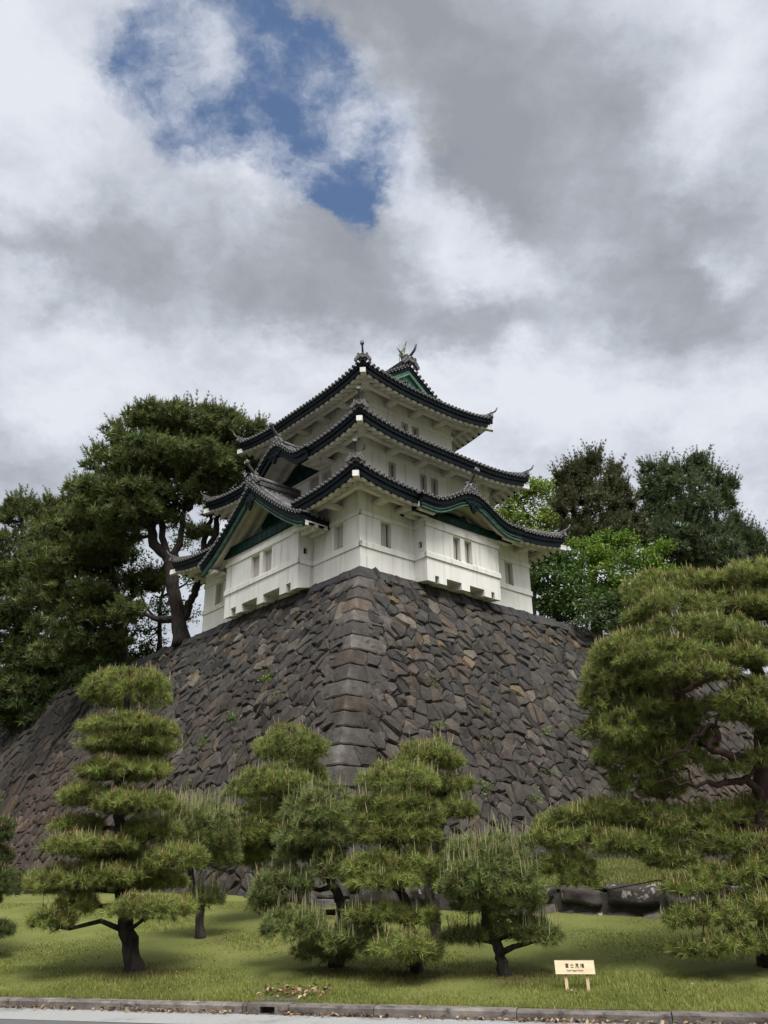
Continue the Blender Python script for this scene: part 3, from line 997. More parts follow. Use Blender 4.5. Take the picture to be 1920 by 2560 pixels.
fin((x, yb - 0.06, zb + 0.80), (x, yb + 0.05, zb + 0.88), (x, yb - 0.20, zb + 1.15))
fin((x, yb + 0.20, zb + 0.55), (x, yb + 0.14, zb + 0.75), (x, yb + 0.36, zb + 0.82))
fin((x, yb + 0.24, zb + 0.35), (x, yb + 0.20, zb + 0.52), (x, yb + 0.40, zb + 0.52))
for sg in (-1, 1):
    fin((x + sg * 0.14, yb - 0.10, zb + 0.30), (x + sg * 0.16, yb + 0.08, zb + 0.40), (x + sg * 0.52, yb + 0.0, zb + 0.62))
    fin((x + sg * 0.14, yb - 0.15, zb + 0.12), (x + sg * 0.16, yb + 0.05, zb + 0.20), (x + sg * 0.45, yb - 0.05, zb + 0.22))
s.tube([(x - 0.08, yb + 0.3, zb - 0.1), (x - 0.08, yb + 0.3, zb + 1.2)], 0.012, 5)
s.build('fish_ornament', M['finial'], tower)

# ------------------------------------------------------------------ ground, road, kerb, terrace
K0 = np.array([-0.09, 13.2])
KT = np.array([0.9628, -0.2704])       # along the kerb
KN = np.array([0.2704, 0.9628])        # away from the road


def ground_z(x, y):
    q = (x - K0[0]) * KN[0] + (y - K0[1]) * KN[1]
    q = np.clip(q, 0, 13)
    return 0.13 + 0.105 * q


def kp(t, k, z):
    return (K0[0] + KT[0] * t + KN[0] * k, K0[1] + KT[1] * t + KN[1] * k, z)


def soil_mat(name, stops, scales, bump=0.3):
    m = bpy.data.materials.new(name)
    m.use_nodes = True
    N = NT(m.node_tree)
    co = N.n('ShaderNodeTexCoord').outputs['Object']
    a = N.noise(co, scales[0], 6, 0.6).outputs['Fac']
    b = N.noise(co, scales[1], 8, 0.7).outputs['Fac']
    f = N.math('ADD', N.math('MULTIPLY', a, 0.6), N.math('MULTIPLY', b, 0.4))
    col = N.ramp(f, stops)
    bs = N.n('ShaderNodeBsdfPrincipled', i={'Base Color': col, 'Roughness': 0.95, 'Specular IOR Level': 0.15})
    bn = N.n('ShaderNodeBump', i={'Strength': bump, 'Distance': 0.05, 'Height': b})
    N.t.links.new(bn.outputs[0], bs.inputs['Normal'])
    out = N.n('ShaderNodeOutputMaterial')
    N.t.links.new(bs.outputs[0], out.inputs['Surface'])
    return m


M['lawn'] = soil_mat('lawn_turf', [(0.30, (0.060, 0.066, 0.018)), (0.45, (0.090, 0.100, 0.025)), (0.56, (0.115, 0.122, 0.033)), (0.70, (0.15, 0.142, 0.05))], (0.55, 14.0))
M['asphalt'] = pmat('asphalt', (0.070, 0.070, 0.072), (0.10, 0.10, 0.10), 60, 0.9, 0.3, 160, lo=0.3, hi=0.7, coord='Object')
M['gutter'] = pmat('pale_gutter', (0.20, 0.20, 0.195), (0.27, 0.27, 0.26), 50, 0.9, 0.25, 140, lo=0.3, hi=0.7, extra=((0.15, 0.145, 0.135), 1.2, 0.5, 0.75, (1, 1, 1)))
M['kerb'] = pmat('kerb_stone', (0.085, 0.072, 0.064), (0.17, 0.15, 0.13), 3.0, 0.9, 0.3, 40, lo=0.35, hi=0.7,
                 extra=((0.045, 0.038, 0.036), 5.0, 0.5, 0.68, (1, 1, 2.0)), tint=True)
M['hill'] = soil_mat('earth', [(0.3, (0.03, 0.026, 0.014)), (0.7, (0.06, 0.06, 0.02))], (0.3, 6.0))

# far ground sheet
mb = MB()
mb.quad((-1500, -1500, -0.35), (1500, -1500, -0.35), (1500, 1500, -0.35), (-1500, 1500, -0.35))
tag(mb.build('ground', M['hill']), kind='structure')
# lawn
ts = np.concatenate([np.linspace(-120, -14, 30), np.linspace(-13.5, 13.5, 110), np.linspace(14, 120, 30)])
ks = np.concatenate([np.linspace(0.1, 12, 90), np.linspace(12.5, 60, 20)])
mb = MB()
for k in ks:
    for t in ts:
        x, y, _ = kp(t, k, 0)
        z = float(ground_z(x, y)) - 0.005
        w = min(1, k / 0.8)
        z += w * (0.025 * math.sin(1.3 * t + 0.7 * k) * math.cos(0.9 * k - 0.4 * t) + 0.012 * math.sin(4.1 * t + 1.1) * math.sin(3.3 * k))
        mb.v.append((x, y, z))
n = len(ts)
mb.f = [(j * n + i, j * n + i + 1, (j + 1) * n + i + 1, (j + 1) * n + i) for j in range(len(ks) - 1) for i in range(n - 1)]
mb.m, mb.sm, mb.c = [0] * len(mb.f), [True] * len(mb.f), [(1, 1, 1)] * len(mb.v)
tag(mb.build('lawn', M['lawn']), kind='structure')
# road: gutter strip, asphalt band, older lighter carriageway
mb = MB()
mb.quad(kp(-120, -1.15, 0.004), kp(120, -1.15, 0.004), kp(120, -0.15, 0.010), kp(-120, -0.15, 0.010))
tag(mb.build('gutter', M['gutter']), kind='structure')
mb = MB()
mb.quad(kp(-120, -2.2, 0.0), kp(120, -2.2, 0.0), kp(120, -1.15, 0.0), kp(-120, -1.15, 0.0))
mb.quad(kp(-120, -40, 0.0), kp(120, -40, 0.0), kp(120, -2.4, 0.0), kp(-120, -2.4, 0.0))
tag(mb.build('road', M['asphalt']), kind='structure')
mb = MB()
mb.quad(kp(-120, -2.4, 0.002), kp(120, -2.4, 0.002), kp(120, -2.2, 0.002), kp(-120, -2.2, 0.002))
tag(mb.build('road_edge_line', M['rim']), kind='structure')
# kerb stones, one continuous line with joints and a slot where the drain opens
DR_T = -1.62
mb = MB()
t = -40.0
while t < 40:
    L = 1.9
    a, b = t + 0.006, t + L - 0.006
    if a < DR_T < b:
        a0 = DR_T - 0.31
        if a0 > a:
            spans = [(a, a0 - 0.01), (DR_T + 0.31, b)]
        else:
            spans = [(a, b)]
    else:
        spans = [(a, b)]
    for a, b in spans:
        tn = RNG.uniform(0.75, 1.2)
        dz = RNG.uniform(-0.006, 0.006)
        prof = [(-0.155, -0.02), (-0.15, 0.105 + dz), (-0.128, 0.13 + dz), (0.10, 0.134 + dz), (0.10, -0.02)]
        vs = [kp(a, k, z) for k, z in prof] + [kp(b, k, z) for k, z in prof]
        m = len(prof)
        mb.add(vs, [(i, (i + 1) % m, m + (i + 1) % m, m + i) for i in range(m)] + [tuple(range(m)), tuple(range(m, 2 * m))[::-1]], (tn, tn, tn))
    t += L
tag(mb.build('kerb', M['kerb'], attr=True), kind='structure')
# drain: inlet block in the kerb line with a dark mouth and a grating behind
drain = tag(empty('storm_drain', kp(DR_T, 0, 0), math.atan2(KT[1], KT[0])), 'concrete storm drain with a dark slot opening in the roadside kerb', 'drain')
mb = MB()
for a, b, z0, z1 in ((-0.30, -0.11, -0.02, 0.137), (0.11, 0.30, -0.02, 0.137), (-0.11, 0.11, 0.105, 0.137), (-0.11, 0.11, -0.02, 0.02)):
    mb.box((a, -0.17, z0), (b, 0.12, z1))
mb.build('drain_block', M['kerb'], drain, attr=True)
mb = MB()
mb.box((-0.15, -0.04, 0.015), (0.15, 0.05, 0.12))
mb.build('drain_mouth', M['gap'], drain)
mb = MB()
for i in range(9):
    mb.box((-0.30 + i * 0.07, 0.14, 0.135), (-0.27 + i * 0.07, 0.62, 0.165))
for y in (0.13, 0.60):
    mb.box((-0.33, y, 0.13), (0.32, y + 0.03, 0.162))
mb.build('grating', pmat('iron', (0.09, 0.085, 0.08), (0.14, 0.12, 0.10), 8, 0.7, 0.1), drain)

# ------------------------------------------------------------------ stone rampart
M['stone'] = pmat('rampart_stone', (1, 1, 1), (0.55, 0.54, 0.53), 3.4, 0.9, 0.9, 11.0, tint=True, lo=0.3, hi=0.72, spec=0.25, detail=8,
                  extra=((0.42, 0.40, 0.36), 0.45, 0.50, 0.72, (1, 1, 0.6)))
M['joint'] = pmat('shadowed_joint', (0.030, 0.027, 0.024), (0.05, 0.045, 0.035), 6, 0.95)
TM = Matrix.Translation((-0.997, 32.829, TZ)) @ Matrix.Rotation(TOWER_AZ, 4, 'Z')


def setback(h):
    return 0.575 * h - 0.0045 * h * h


def dset(h):
    return 0.575 - 0.009 * h


def PR(u, h, d=0.0):
    s, q = setback(h), dset(h)
    n = math.sqrt(1 + q * q)
    return (u, -s - d / n, -h + d * q / n)


def PL(u, h, d=0.0):
    s, q = setback(h), dset(h)
    n = math.sqrt(1 + q * q)
    return (-s - d / n, u, -h + d * q / n)


def stone_tint(h, big=False):
    r = RNG.random()
    lowish = min(1, max(0, (h - 3.0) / 4.0))
    if r < 0.04 * (1 - 0.6 * lowish):
        c = np.array([0.175, 0.138, 0.092])
    elif r < 0.085:
        c = np.array([0.165, 0.15, 0.128])
    elif r < 0.22:
        c = np.array([0.095, 0.078, 0.063])
    elif r < 0.60:
        c = np.array([0.056, 0.056, 0.056])
    else:
        c = np.array([0.082, 0.077, 0.071])
    low = np.array([0.068, 0.058, 0.053]) * (0.7 + 0.6 * RNG.random())
    c = c * (1 - 0.62 * lowish) + low * 0.62 * lowish
    return tuple(float(x) for x in c * RNG.uniform(0.72, 1.22) * np.array([0.80, 0.755, 0.70]))


def clip_poly(poly, px, py, nx, ny):
    """keep the side where (p-P).n <= 0"""
    out = []
    m = len(poly)
    for i in range(m):
        a, b = poly[i], poly[(i + 1) % m]
        da = (a[0] - px) * nx + (a[1] - py) * ny
        db = (b[0] - px) * nx + (b[1] - py) * ny
        if da <= 0:
            out.append(a)
        if (da < 0 < db) or (db < 0 < da):
            f = da / (da - db)
            out.append((a[0] + (b[0] - a[0]) * f, a[1] + (b[1] - a[1]) * f))
    return out


def pillow(mb, poly, F, tint, gap=0.013, edge=0.055, hmin=0.02, hmax=0.12, depth=-0.16, rough=0.022, cv=0.28):
    """one rough-faced stone filling a polygon of the wall plane"""
    m = len(poly)
    if m < 3:
        return
    # add mid points for an uneven outline
    pts = []
    for i in range(m):
        a, b = poly[i], poly[(i + 1) % m]
        pts.append(a)
        L = math.hypot(b[0] - a[0], b[1] - a[1])
        if L > 0.22:
            f = RNG.uniform(0.35, 0.65)
            pts.append((a[0] + (b[0] - a[0]) * f, a[1] + (b[1] - a[1]) * f))
    cx = sum(p[0] for p in pts) / len(pts)
    cy = sum(p[1] for p in pts) / len(pts)
    size = sum(math.hypot(p[0] - cx, p[1] - cy) for p in pts) / len(pts)
    if size < 0.05:
        return
    n = len(pts)
    g = 1 - gap * RNG.uniform(0.6, 2.0) / size
    ed = 1 - min(0.55, edge * RNG.uniform(0.7, 1.3) / size)
    h = RNG.uniform(hmin, hmax)
    tx, ty = RNG.normal(0, 0.09, 2)
    r0, r1, r2 = [], [], []
    for (x, y) in pts:
        dx, dy = x - cx, y - cy
        k = g * RNG.uniform(0.97, 1.0)
        r0.append(F(cx + dx * k, cy + dy * k, depth))
        r1.append(F(cx + dx * k, cy + dy * k, 0.3 * h + RNG.uniform(-rough, rough)))
        k2 = k * ed
        r2.append(F(cx + dx * k2, cy + dy * k2, h + tx * dx + ty * dy + RNG.uniform(-rough, rough)))
    ox, oy = RNG.normal(0, cv, 2) * size
    c = F(cx + ox * ed, cy + oy * ed, h + tx * ox + ty * oy + RNG.uniform(-0.005, 0.05))
    fs = []
    for i in range(n):
        j = (i + 1) % n
        fs += [(i, j, n + j, n + i), (n + i, n + j, 2 * n + j, 2 * n + i), (2 * n + i, 2 * n + j, 3 * n)]
    mb.add(r0 + r1 + r2 + [c], fs, tint)


def voronoi_wall(mb, F, u0, u1, h0, h1, su, sh, keep, tintf, jit=0.47, **kw):
    nu, nh = int((u1 - u0) / su), int((h1 - h0) / sh)
    S = {}
    for j in range(-1, nh + 1):
        for i in range(-1, nu + 1):
            if RNG.random() < 0.15:
                continue
            S[i, j] = (u0 + (i + 0.5 + (0.5 if j % 2 else 0) + RNG.uniform(-jit, jit)) * su, h0 + (j + 0.5 + RNG.uniform(-jit, jit)) * sh)
    for j in range(nh):
        for i in range(nu):
            if (i, j) not in S:
                continue
            x, y = S[i, j]
            if not keep(x, y):
                continue
            poly = [(x - 2 * su, max(h0, y - 2 * sh)), (x + 2 * su, max(h0, y - 2 * sh)), (x + 2 * su, min(h1, y + 2 * sh)), (x - 2 * su, min(h1, y + 2 * sh))]
            for dj in (-2, -1, 0, 1, 2):
                for di in (-2, -1, 0, 1, 2):
                    if (di or dj) and (i + di, j + dj) in S:
                        a, b = S[i + di, j + dj]
                        poly = clip_poly(poly, (x + a) / 2, (y + b) / 2, a - x, b - y)
            # a few stones split by a small filler
            if RNG.random() < 0.16 and len(poly) > 3:
                a = RNG.uniform(0, math.pi)
                nx, ny = math.cos(a), math.sin(a)
                o = RNG.uniform(-0.10, 0.10)
                p2 = clip_poly(poly, x + nx * o, y + ny * o, nx, ny)
                p3 = clip_poly(poly, x + nx * o, y + ny * o, -nx, -ny)
                pillow(mb, p2, F, tintf(y), **kw)
                pillow(mb, p3, F, tintf(y), **kw)
            else:
                pillow(mb, poly, F, tintf(y), **kw)


ramp = empty('stone_rampart')
ramp.matrix_world = TM
tag(ramp, 'tall sloping rampart of irregular dark stones with a sharp corner under the white tower', 'stone wall')
HB = 13.6
for F, ulen in ((PR, 44.0), (PL, 60.0)):
    mb = MB()
    # far stretches are laid a little coarser
    voronoi_wall(mb, F, -7.2, 24.0, 0.52, HB, 0.53, 0.41, lambda u, h: u > -setback(h) + 0.50, stone_tint)
    voronoi_wall(mb, F, 24.0, ulen, 0.52, HB, 0.80, 0.62, lambda u, h: True, stone_tint)
    for i_, (p_, c_) in enumerate(zip(mb.v, mb.c)):     # earth-stained lower stretch far along the left face
        u_ = p_[1] if F is PL else p_[0]
        f_ = min(1, max(0, (u_ - 10) / 9)) * min(1, max(0, (-p_[2] - 3.5) / 4))
        mb.c[i_] = (c_[0] * (1 + 0.12 * f_), c_[1] * (1 - 0.02 * f_), c_[2] * (1 - 0.10 * f_))
    o = mb.build('stone_facing', M['stone'], ramp, attr=True)
    bk = MB()
    hs = np.linspace(0, HB, 15)
    for a, b in zip(hs, hs[1:]):
        bk.quad(F(-setback(a) + 0.1, a, -0.10), F(ulen, a, -0.10), F(ulen, b, -0.10), F(-setback(b) + 0.1, b, -0.10))
    bk.build('wall_core', M['joint'], ramp)
    # coping course of squared stones
    cp = MB()
    u = 0.55
    while u < ulen:
        w = RNG.uniform(0.42, 0.85)
        dh = RNG.uniform(-0.04, 0.05)
        pillow(cp, [(u, 0.0), (u + w, 0.0), (u + w - RNG.uniform(-0.04, 0.04), 0.54 + dh), (u + RNG.uniform(-0.04, 0.04), 0.54 + dh)], F, tuple(x * RNG.uniform(0.85, 1.1) for x in (0.066, 0.063, 0.060)), gap=0.01, edge=0.05, hmin=0.05, hmax=0.09)
        u += w
    # flat top of the coping
    cp.quad(F(0, 0.01, 0.03), F(ulen, 0.01, 0.03), F(ulen, 0.0, -0.7), F(0, 0.0, -0.7), (0.10, 0.095, 0.09))
    cp.build('coping_course', M['stone'], ramp, attr=True)
# long-and-short corner blocks
cs = MB()
h = 0.0
k = 0
while h < HB - 0.3:
    dh = RNG.uniform(0.52, 0.68)
    a, b = h + 0.02, h + dh - 0.02
    base = np.array([0.074, 0.066, 0.059]) * RNG.uniform(0.55, 1.5)
    if RNG.random() < 0.3:
        base = base * np.array([1.15, 0.98, 0.85])
    if k == 0:
        base = np.array([0.062, 0.06, 0.058])
    for F, long in ((PR, k % 2 == 0), (PL, k % 2 == 1)):
        ln = RNG.uniform(1.35, 2.0) if long else RNG.uniform(0.55, 0.85)
        prev_s = [setback(a), setback(b)]
        nseg = 4
        q = []
        D = 0.075
        rows = []
        for hh, dd in ((a, -0.2), (a, D - 0.025), (a + 0.04, D), ((a + b) / 2, D + RNG.uniform(0, 0.02)), (b - 0.04, D), (b, D - 0.025), (b, -0.2)):
            s = setback(hh)
            row = []
            for i in range(nseg + 1):
                f = i / nseg
                u0 = -s - dd * 0.88
                u1 = -s + ln + RNG.uniform(-0.02, 0.02)
                dd2 = dd if i < nseg else dd - 0.03
                row.append(F(u0 + (u1 - u0) * f, hh + (0 if dd < 0 else (RNG.uniform(-0.008, 0.008) if 0 < i < nseg else 0)), dd2 + (RNG.uniform(-0.012, 0.016) if 0 < i < nseg and dd > 0 else 0)))
            s = row[-1]
            row.append(F(u1, hh, -0.2))
            rows += row
        w = nseg + 2
        fs = [(r * w + i, r * w + i + 1, (r + 1) * w + i + 1, (r + 1) * w + i) for r in range(6) for i in range(w - 1)]
        t = base * RNG.uniform(0.9, 1.1)
        cs.add(rows, fs, tuple(float(x) for x in t))
        o0 = len(cs.c) - len(rows)
        for r_ in range(7):
            wear = RNG.uniform(1.15, 2.1) if RNG.random() < 0.7 else 0.9
            cs.c[o0 + r_ * w] = tuple(float(x * wear) for x in t)
        if not long:   # a squarish filler stone next to the short face
            pillow(cs, [(-setback(a) + ln + 0.01, a), (-setback(a) + ln + RNG.uniform(0.5, 0.8), a), (-setback(b) + ln + RNG.uniform(0.5, 0.8), b), (-setback(b) + ln + 0.01, b)], F, stone_tint(h), hmin=0.05, hmax=0.1)
    h += dh
    k += 1
cs.build('corner_stones', M['stone'], ramp, attr=True)
# plateau behind the wall tops
hl = MB()
hl.quad((0.3, 0.3, -0.03), (46, 0.3, -0.03), (46, 62, -0.03), (0.3, 62, -0.03))
hl.quad((46, 0.3, -0.03), (46, 62, -0.03), (60, 62, -HB), (60, 0.3, -HB))
hl.quad((0.3, 62, -0.03), (46, 62, -0.03), (46, 76, -HB), (0.3, 76, -HB))
o = hl.build('hill', M['hill'])
o.matrix_world = TM
tag(o, kind='structure')

# ------------------------------------------------------------------ low retaining wall and grass terrace on the right
LW0, LW1 = np.array([-0.6, 23.1]), np.array([12.0, 16.1])
LWL = float(np.linalg.norm(LW1 - LW0))
LWD = (LW1 - LW0) / LWL
LWN = np.array([LWD[1], -LWD[0]])      # towards the viewer
low = tag(empty('retaining_wall', (float(LW0[0]), float(LW0[1]), 0.0), math.atan2(LWD[1], LWD[0])),
          'low retaining wall of large dark blocks with white lichen patches below the grass terrace', 'stone wall')


def lw_top(u):
    return 1.58 + 0.03 * math.sin(u * 1.7)


def FLW(u, h, d=0.0):
    return (u, -d - 0.04 * h, lw_top(u) - h)


M['lichen_stone'] = pmat('lichen_stone', (1, 1, 1), (0.6, 0.58, 0.56), 2.6, 0.9, 0.5, 9.0, tint=True, spec=0.2,
                         extra=((4.6, 4.8, 4.7), 2.4, 0.59, 0.63, (1, 1, 1)))
mb = MB()
def rough_block(mb, F, u0, u1, h0, h1, tint, nu=8, nh=6):
    """split boulder face: domed, undulating, with worn edges"""
    ph = RNG.uniform(0, 6.28, 6)
    fr_ = RNG.uniform(1.5, 4.5, 4)
    base = RNG.uniform(0.02, 0.13)
    sk = RNG.uniform(-0.05, 0.05, 4)
    rows = []
    for j in range(nh + 1):
        b_ = j / nh
        for i in range(nu + 1):
            a_ = i / nu
            e = min(a_, 1 - a_) * (u1 - u0)
            f = min(b_, 1 - b_) * (h1 - h0)
            edge = min(1.0, min(e, f) / 0.07)
            d = -0.12 + (base + 0.12) * math.sqrt(max(0.0, 1 - (1 - edge) ** 2))
            d += 0.022 * math.sin(fr_[0] * 3 * a_ + ph[0]) * math.sin(fr_[1] * 2 * b_ + ph[1]) + 0.012 * math.sin(9 * a_ + 5 * b_ + ph[2]) + RNG.normal(0, 0.007)
            if edge < 1e-6:
                d = -0.25
            uu_ = u0 + (u1 - u0) * a_ + sk[0] * (b_ - 0.5) + 0.02 * math.sin(7 * b_ + ph[3])
            hh_ = h0 + (h1 - h0) * b_ + sk[1] * (a_ - 0.5) + 0.02 * math.sin(6 * a_ + ph[4])
            rows.append(F(uu_, hh_, d))
    w_ = nu + 1
    mb.add(rows, [(r * w_ + i, r * w_ + i + 1, (r + 1) * w_ + i + 1, (r + 1) * w_ + i) for r in range(nh) for i in range(nu)], tint, smooth=True)


u = -0.3
while u < LWL:
    w = RNG.uniform(0.7, 1.25)
    tone = lambda: tuple(float(x) for x in np.array([0.066, 0.057, 0.051]) * RNG.uniform(0.6, 1.5))
    t0 = RNG.uniform(-0.06, 0.07)
    r = RNG.random()
    if r < 0.3:
        rough_block(mb, FLW, u, u + w * 0.85, t0, 1.5, tone())
        w *= 0.85
    else:
        m_ = RNG.uniform(0.32, 0.52)
        if r < 0.6:
            c_ = RNG.uniform(0.4, 0.6)
            rough_block(mb, FLW, u, u + w * c_ - 0.01, t0, m_, tone())
            rough_block(mb, FLW, u + w * c_ + 0.01, u + w, t0 + RNG.uniform(-0.04, 0.06), m_ + 0.02, tone())
        else:
            rough_block(mb, FLW, u, u + w, t0, m_, tone())
        c_ = RNG.uniform(0.35, 0.65)
        rough_block(mb, FLW, u, u + w * c_ - 0.01, m_ + 0.02, 1.5, tone())
        rough_block(mb, FLW, u + w * c_ + 0.01, u + w, m_ + 0.03, 1.5, tone())
    u += w + 0.02
mb.build('wall_blocks', M['lichen_stone'], low, attr=True)
mb = MB()
mb.box((-0.5, 0.10, 0.0), (LWL, 0.4, 1.42))
mb.build('wall_core', M['joint'], low)
# terrace
mb = MB()
NA, NBK = 40, 12
TMn = np.array(TM)
for i in range(NA + 1):
    u = LWL * i / NA
    A_ = LW0 + LWD * u - LWN * 0.16
    # opposite point on the main wall's right face
    uu = -setback(11.3) + 0.3 + u * 1.25
    q = TMn @ np.array([*PR(uu, 11.35, -0.1), 1.0])
    for j in range(NBK + 1):
        f = j / NBK
        z = (lw_top(u) - 0.06) * (1 - f) + 2.35 * f + 0.05 * math.sin(5 * f + u)
        mb.v.append((A_[0] * (1 - f) + q[0] * f, A_[1] * (1 - f) + q[1] * f, z))
mb.f = [(i * (NBK + 1) + j, (i + 1) * (NBK + 1) + j, (i + 1) * (NBK + 1) + j + 1, i * (NBK + 1) + j + 1) for i in range(NA) for j in range(NBK)]
mb.m, mb.sm, mb.c = [0] * len(mb.f), [True] * len(mb.f), [(1, 1, 1)] * len(mb.v)
tag(mb.build('terrace', M['lawn']), kind='structure')

# ------------------------------------------------------------------ sign
M['sign_wood'] = pmat('pale_cypress', (0.60, 0.48, 0.31), (0.68, 0.56, 0.38), 2.0, 0.6, 0.03, 20, (1.5, 1, 14))
M['sign_post'] = pmat('post_wood', (0.46, 0.34, 0.20), (0.55, 0.42, 0.27), 3.0, 0.7, 0.05, 20, (10, 10, 1))
M['sign_back'] = pmat('dark_wood', (0.10, 0.065, 0.035), (0.15, 0.10, 0.055), 3.0, 0.7)
M['ink'] = pmat('black_ink', (0.012, 0.010, 0.009), (0.02, 0.017, 0.015), 5, 0.5)
sx, sy = 2.593, 13.60
sign = tag(empty('sign', (sx, sy, 0.235), math.atan2(-0.16, 1.0)), 'small pale wooden sign with black lettering on two short posts in the grass', 'sign')
TILT = math.radians(10)


def sfr(x, d, z):     # board plane leans back
    return (x + 0.03 * (0.3 - z), -d * math.cos(TILT) + (z - 0.28) * math.sin(TILT), z)


mb = MB()
mb.box((-0.272, 0.0, 0.205), (0.272, 0.022, 0.372), sfr)
mb.build('board', M['sign_wood'], sign)
mb = MB()
mb.box((-0.277, -0.018, 0.199), (0.277, -0.001, 0.379), sfr)
mb.build('board_backing', M['sign_back'], sign)
for px in (-0.138, 0.155):
    mb = MB()
    mb.box((px - 0.02, -0.05, -0.1), (px + 0.022, -0.019, 0.30), sfr)
    mb.build('post', M['sign_post'], sign)


def lettering(txt, size, x, z, spacing=1.0):
    cu = bpy.data.curves.new('lettering', 'FONT')
    cu.body = txt
    cu.size = size
    cu.align_x = 'CENTER'
    cu.space_character = spacing
    cu.extrude = 0.0015
    ob = bpy.data.objects.new('tmp', cu)
    COL.objects.link(ob)
    bpy.context.view_layer.update()
    me = bpy.data.meshes.new_from_object(ob.evaluated_get(bpy.context.evaluated_depsgraph_get()))
    bpy.data.objects.remove(ob)
    me.materials.clear()
    me.materials.append(M['ink'])
    for v in me.vertices:
        v.co = Vector(sfr(x + v.co.x, 0.0245 + v.co.z, z + v.co.y))
    return link('lettering', me, sign)


lettering('富士見櫓', 0.058, -0.0, 0.290, 1.42)
lettering('Fujimi-Yagura Tower', 0.027, 0.0, 0.243, 1.0)

# ------------------------------------------------------------------ plants
M['bark'] = pmat('pine_bark', (0.014, 0.011, 0.009), (0.040, 0.032, 0.026), 9.0, 0.95, 0.9, 14, (1, 1, 0.35))
M['bark_red'] = pmat('red_pine_bark', (0.028, 0.017, 0.012), (0.065, 0.038, 0.027), 7.0, 0.95, 0.9, 14, (1, 1, 0.35))
M['needle'] = pmat('pine_needles', (1, 1, 1), (0.72, 0.74, 0.7), 1.2, 0.55, tint=True, spec=0.3, translucent=0.3)
M['candle'] = pmat('new_shoots', (1, 1, 1), (0.85, 0.85, 0.85), 3.0, 0.7, tint=True, spec=0.2)
M['leaf'] = pmat('leaves', (1, 1, 1), (0.75, 0.78, 0.7), 0.8, 0.5, tint=True, spec=0.3, translucent=0.35)


def unit(v):
    return v / (np.linalg.norm(v, axis=-1, keepdims=True) + 1e-9)


def burst_templates(n_needles, spread0, spread1, width, count=10):
    """needle bursts along +z: (count, n*3, 3)"""
    out = []
    for _ in range(count):
        th = np.radians(RNG.uniform(spread0, spread1, n_needles))
        ph = RNG.uniform(0, 2 * np.pi, n_needles)
        L = RNG.uniform(0.75, 1.15, n_needles)
        d = np.stack([np.sin(th) * np.cos(ph), np.sin(th) * np.sin(ph), np.cos(th)], 1)
        side = unit(np.cross(d, unit(RNG.normal(size=(n_needles, 3)))))
        b = RNG.uniform(-0.45, 0.12, n_needles)[:, None] * np.array([0, 0, 1.0])
        tri = np.stack([b - side * width / 2, b + side * width / 2, b + d * L[:, None]], 1)
        out.append(tri.reshape(-1, 3))
    return np.array(out)


def leaf_templates(n, size, count=10, flat=0.5):
    out = []
    for _ in range(count):
        c = RNG.normal(size=(n, 3)) * np.array([0.5, 0.5, 0.5 * flat])
        nrm = unit(RNG.normal(size=(n, 3)) + np.array([0, 0, 0.8]))
        a = unit(np.cross(nrm, RNG.normal(size=(n, 3))))
        b = np.cross(nrm, a)
        s = size * RNG.uniform(0.7, 1.2, (n, 1))
        tri = np.stack([c - a * s * 0.5, c + b * s * 0.32, c + a * s * 0.55], 1)
        tri2 = np.stack([c - a * s * 0.5, c + a * s * 0.55, c - b * s * 0.32], 1)
        out.append(np.concatenate([tri, tri2], 0).reshape(-1, 3))
    return np.array(out)


def place(tpl, pos, axis, scale, tint, mi=0):
    """instances of random templates -> vertex soup arrays"""
    n = len(pos)
    if n == 0:
        return np.zeros((0, 3)), np.zeros((0, 3))
    z = unit(axis)
    ref = np.where(np.abs(z[:, 2:3]) < 0.9, np.array([[0, 0, 1.0]]), np.array([[1.0, 0, 0]]))
    x = unit(np.cross(ref, z))
    y = np.cross(z, x)
    T = tpl[RNG.integers(0, len(tpl), n)]
    sc = np.asarray(scale).reshape(-1, 1, 1)
    V = pos[:, None, :] + sc * (T[:, :, 0:1] * x[:, None, :] + T[:, :, 1:2] * y[:, None, :] + T[:, :, 2:3] * z[:, None, :])
    C = np.repeat(tint[:, None, :], T.shape[1], 1)
    return V.reshape(-1, 3), C.reshape(-1, 3)


def lump(dirs, seed, amp):
    """smooth uneven radius over directions"""
    r = np.random.default_rng(seed)
    out = np.ones(len(dirs))
    for f in (2.0, 3.6, 6.0):
        k = r.normal(size=3) * f
        out += amp / math.sqrt(f) * np.sin(dirs @ k + r.uniform(0, 6.28))
    return out


def sample_pad(c, rx, ry, rz, spacing, under, amp=0.18, inner=0.25):
    area = 4 * math.pi * ((((rx * ry) ** 1.6 + (rx * rz) ** 1.6 + (ry * rz) ** 1.6) / 3) ** (1 / 1.6))
    n = max(12, int(area / spacing ** 2))
    d = unit(RNG.normal(size=(n, 3)))
    keep = (d[:, 2] > -0.35) | (RNG.random(n) < under)
    d = d[keep]
    n = len(d)
    R = lump(d, RNG.integers(1e9), amp)
    depth = np.where(RNG.random(n) < inner, RNG.uniform(0.45, 0.9, n), RNG.uniform(0.9, 1.03, n))
    zs = np.where(d[:, 2] < 0, 0.55, 1.0)
    p = c + d * np.array([rx, ry, rz]) * (R * depth)[:, None] * np.stack([np.ones(n), np.ones(n), zs], 1)
    nrm = unit(d / np.array([rx, ry, rz]))
    return p, nrm, depth, d


TPL_NEAR = burst_templates(22, 12, 92, 0.080)
TPL_FAR = burst_templates(13, 15, 85, 0.17)
TPL_SHOOT = burst_templates(13, 12, 70, 0.17)
TPL_LEAF = leaf_templates(9, 0.42)


